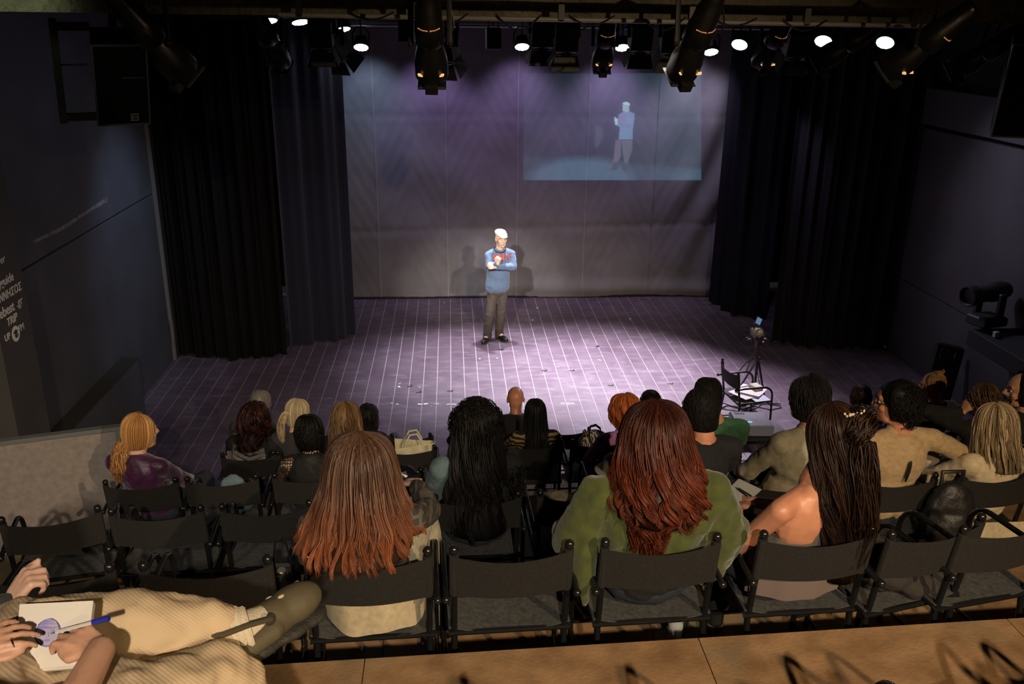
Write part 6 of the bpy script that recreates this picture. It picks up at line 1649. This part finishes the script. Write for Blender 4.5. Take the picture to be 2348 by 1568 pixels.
TOTEM = mat('cream_tote_cloth', (0.60, 0.54, 0.36), 0.8, noise=(9, 0.3))
xt = xpx('B', 948); tote('cream tote bag with brown smudges and round handles on a second row chair', (xt, row_y('B', xt) + 0.20, RZ['B'] + 0.435), 0.30, 0.33, 0.16, TOTEM, 0.1)
xt = xpx('B', 905); o = thing('cloth_pouch', (xt - 0.02, row_y('B', xt) + 0.22, RZ['B'] + 0.44), 'small white pouch with a thin cord left of the cream tote bag', 'bag')
Blob_ = MB(); Blob_.ball((0, 0, 0.13), (0.085, 0.07, 0.13), 16); Blob_.build('pouch', mat('white_pouch', (0.62, 0.60, 0.56), 0.7, bump=(20, 0.5)), o)
MB().tube([(-0.02, -0.07, 0.2), (0.02, -0.078, 0.12), (0.0, -0.07, 0.03)], 0.004, 5).build('cord', BLACK, o)

def labyrinth():
    m = mat('labyrinth_print', (0.03, 0.03, 0.03), 0.7); nt, N, L, b = nodes_of(m)
    tc = N.new('ShaderNodeTexCoord'); mp = N.new('ShaderNodeMapping'); mp.inputs['Rotation'].default_value = (0.4, 0.3, 0.6); L.new(tc.outputs['Object'], mp.inputs[0])
    w = N.new('ShaderNodeTexBrick'); w.inputs['Scale'].default_value = 22; w.inputs['Color1'].default_value = (0.02, 0.02, 0.02, 1); w.inputs['Color2'].default_value = (0.02, 0.02, 0.02, 1); w.inputs['Mortar'].default_value = (0.5, 0.48, 0.42, 1)
    w.inputs['Mortar Size'].default_value = 0.055; w.inputs['Brick Width'].default_value = 0.8; w.inputs['Row Height'].default_value = 0.42; w.offset = 0.37; w.squash = 0.6
    L.new(mp.outputs[0], w.inputs[0]); L.new(w.outputs[0], b.inputs['Base Color']); return m


xt = xpx('B', 1372); bp2 = thing('backpack', (xt, row_y('B', xt) + 0.20, RZ['B'] + 0.435), 'black and cream maze patterned backpack on a second row chair', 'bag')
bb = Blob(); bb.m.box((0, 0, 0.17), (0.26, 0.15, 0.32), bev=0.05); bb.mass((0, 0.05, 0.12), (0.11, 0.07, 0.10)); bb.mass((0, 0, 0.30), (0.12, 0.07, 0.09)); bb.m.v = [tuple(np.array(p_) + np.array(bp2.location)) for p_ in bb.m.v]
bb.build('bag_body', labyrinth(), bp2, 0.012, 4)
MB().tube([(-0.05, -0.03, 0.36), (-0.045, -0.04, 0.44), (0.0, -0.045, 0.455), (0.04, -0.04, 0.42), (0.05, -0.03, 0.36)], 0.012, 8, flat=(0.5, 1.4)).build('top_loop', BLACK, bp2)

def heap(name, label, cat, loc, masses, m, part, disp=((0.05, 0.03), (0.02, 0.008)), vox=0.011):
    o = thing(name, loc, label, cat); B = Blob(); L0 = np.array(loc, float)
    for c, r in masses: B.mass(tuple(L0 + np.array(c)), r)
    B.build(part, m, o, vox, 3, None, disp); return o


xt = xpx('C', 520); heap('denim_jacket', 'faded blue denim garment heaped on the chair right of the purple top', 'jacket', (xt + 0.0, row_y('C', xt) + 0.20, RZ['C'] + 0.44), [((0, 0.02, 0.10), (0.12, 0.10, 0.11)), ((0.0, -0.05, 0.18), (0.10, 0.04, 0.145))], DENIM, 'cloth')
xt = xpx('D', 1282); heap('scarf', 'small grey cloth dropped over the shadowed chair left of the green cape', 'cloth', (xt, row_y('D', xt) + 0.22, RZ['D'] + 0.60), [((0, 0, 0.05), (0.09, 0.07, 0.05)), ((0.08, 0.03, 0.02), (0.07, 0.06, 0.04))], mat('grey_cloth', (0.13, 0.12, 0.11), 0.9), 'cloth')
xt = xpx('D', 1345); heap('black_jacket', 'black jacket piled on the shadowed chair left of the green cape', 'jacket', (xt, row_y('D', xt) + 0.20, RZ['D'] + 0.44), [((0, 0, 0.10), (0.19, 0.15, 0.14)), ((0.08, 0.04, 0.2), (0.1, 0.1, 0.12))], BLKCLOTH, 'cloth')
xt = xpx('D', 2165); o = heap('backpack', 'black backpack hanging between the beige shirt and the cream top', 'bag', (xt, row_y('D', xt) - 0.11, RZ['D'] + 0.62), [((0, 0, 0.0), (0.15, 0.09, 0.22)), ((0.0, -0.05, -0.06), (0.12, 0.07, 0.13))], mat('black_nylon', (0.010, 0.010, 0.011), 0.5, bump=(60, 0.3)), 'bag_body', ((0.08, 0.02),))
MB().tube([(-0.06, 0.02, 0.18), (-0.06, 0.03, 0.26), (0.06, 0.03, 0.26), (0.06, 0.02, 0.18)], 0.012, 8).build('strap', BLACK, o)
xt = xpx('E', 2105); heap('dark_jacket', 'dark brown jacket slumped on the empty chair at the lower right', 'jacket', (xt, row_y('E', xt) + 0.19, RZ['E'] + 0.43), [((0, 0, 0.09), (0.17, 0.14, 0.11)), ((-0.08, 0.06, 0.12), (0.1, 0.1, 0.1)), ((0.10, -0.03, 0.03), (0.10, 0.12, 0.06))], mat('dark_brown_wool', (0.028, 0.022, 0.018), 0.9), 'cloth')
xt = xpx('C', 905); heap('black_handbag', 'black shiny handbag on the shadowed chair below the white tote', 'bag', (xt, row_y('C', xt) + 0.20, RZ['C'] + 0.44), [((0, 0, 0.12), (0.15, 0.1, 0.13)), ((0.05, 0.02, 0.2), (0.1, 0.08, 0.1))], mat('black_patent', (0.012, 0.012, 0.012), 0.25), 'bag_body')

# drinks on the floor of the fifth row
WATER = bpy.data.materials.new('clear_plastic'); WATER.use_nodes = True; b_ = WATER.node_tree.nodes['Principled BSDF']; b_.inputs['Transmission Weight'].default_value = 0.7; b_.inputs['Roughness'].default_value = 0.06; b_.inputs['IOR'].default_value = 1.3; b_.inputs['Base Color'].default_value = (0.92, 0.95, 0.96, 1)
p = at_z(1548, 1452, 2.06); bt = thing('water_bottle', (p[0], p[1], 1.96), 'clear ribbed plastic water bottle under the chair of the green cape', 'bottle')
pr = [(0.0, 0.003), (0.03, 0.0), (0.034, 0.01)] + [(0.034 - 0.003 * (k % 2), 0.02 + 0.012 * k) for k in range(11)] + [(0.032, 0.16), (0.015, 0.195), (0.014, 0.205)]
MB().lathe(pr, 18, cap=False).build('bottle_body', WATER, bt); MB().lathe([(0.015, 0.2), (0.016, 0.203), (0.016, 0.218), (0.0, 0.219)], 16, cap=False).build('bottle_cap', mat('white_cap', (0.55, 0.55, 0.55), 0.4), bt)
p = at_z(1641, 1412, 2.03); cp_ = thing('cup', (p[0], p[1], 1.96), 'dark cup with a cream base standing between the two right chairs', 'cup')
MB().lathe([(0.0, 0.0), (0.034, 0.0), (0.036, 0.035)], 20, cap=False).build('base_band', mat('cream_band', (0.62, 0.55, 0.36), 0.5), cp_)
MB().lathe([(0.036, 0.035), (0.041, 0.12), (0.043, 0.125), (0.039, 0.125), (0.034, 0.04)], 20, cap=False).build('cup_wall', mat('dark_cup', (0.02, 0.02, 0.02), 0.3), cp_)
p = at_y(648, 1302, 3.05); o = thing('small_camera', p, 'small silver edged camera hanging beside the chair left of the copper hair', 'camera')
MB().box((0, 0, 0), (0.07, 0.03, 0.05), 0, None, 0.01).build('body', BLACK, o, False)
MB().lathe([(0.017, -0.02), (0.017, 0.0), (0.012, 0.0), (0.012, -0.004), (0, -0.004)], 16, (0, -0.02, 0.0), Matrix.Rotation(math.pi / 2, 3, 'X'), cap=False).build('lens_rim', mat('silver_rim', (0.5, 0.48, 0.42), 0.3, 0.8), o)
MB().tube([(-0.035, 0, 0.02), (-0.02, 0.0, 0.12), (0.02, 0, 0.12), (0.035, 0, 0.02)], 0.004, 5).build('strap', BLACK, o)
xt = xpx('D', 1412); o = thing('felt_hat', at_y(1412, 1066, 4.55), 'pale grey rounded hat crown above the left shoulder of the green cape', 'hat')
MB().lathe([(0.10, -0.03), (0.085, -0.02), (0.075, 0.03), (0.05, 0.06), (0.0, 0.07)], 20, cap=False).build('crown', mat('pale_felt', (0.36, 0.36, 0.33), 0.9), o)
MB().lathe([(0.075, -0.02), (0.12, -0.032), (0.12, -0.036), (0.075, -0.026)], 20, cap=False).build('brim', mat('pale_felt', (0.36, 0.36, 0.33), 0.9), o)

# more chairs that carry someone at the near rows
gch = dup(chair0, (-0.80, 0.74, 2.94), 0.0, 'chair under the drawing person in the beige skirt')
nch = dup(chair0, (-1.62, 1.60, 2.45), 0.0, 'chair under the person outside the left edge')

# ------------------------------------------------------------------ finish: bake modifiers and lettering into plain meshes
bpy.context.view_layer.update()
dg = bpy.context.evaluated_depsgraph_get()
done = []
for o in REM + CONV:
    me = bpy.data.meshes.new_from_object(o.evaluated_get(dg)); done.append((o, me))
for o, me in done:
    if o.type == 'MESH':
        o.modifiers.clear(); o.data = me
    else:
        n = bpy.data.objects.new(o.name, me); C.objects.link(n); n.parent = o.parent; n.matrix_local = o.matrix_local
        nm = o.name; bpy.data.objects.remove(o); n.name = nm
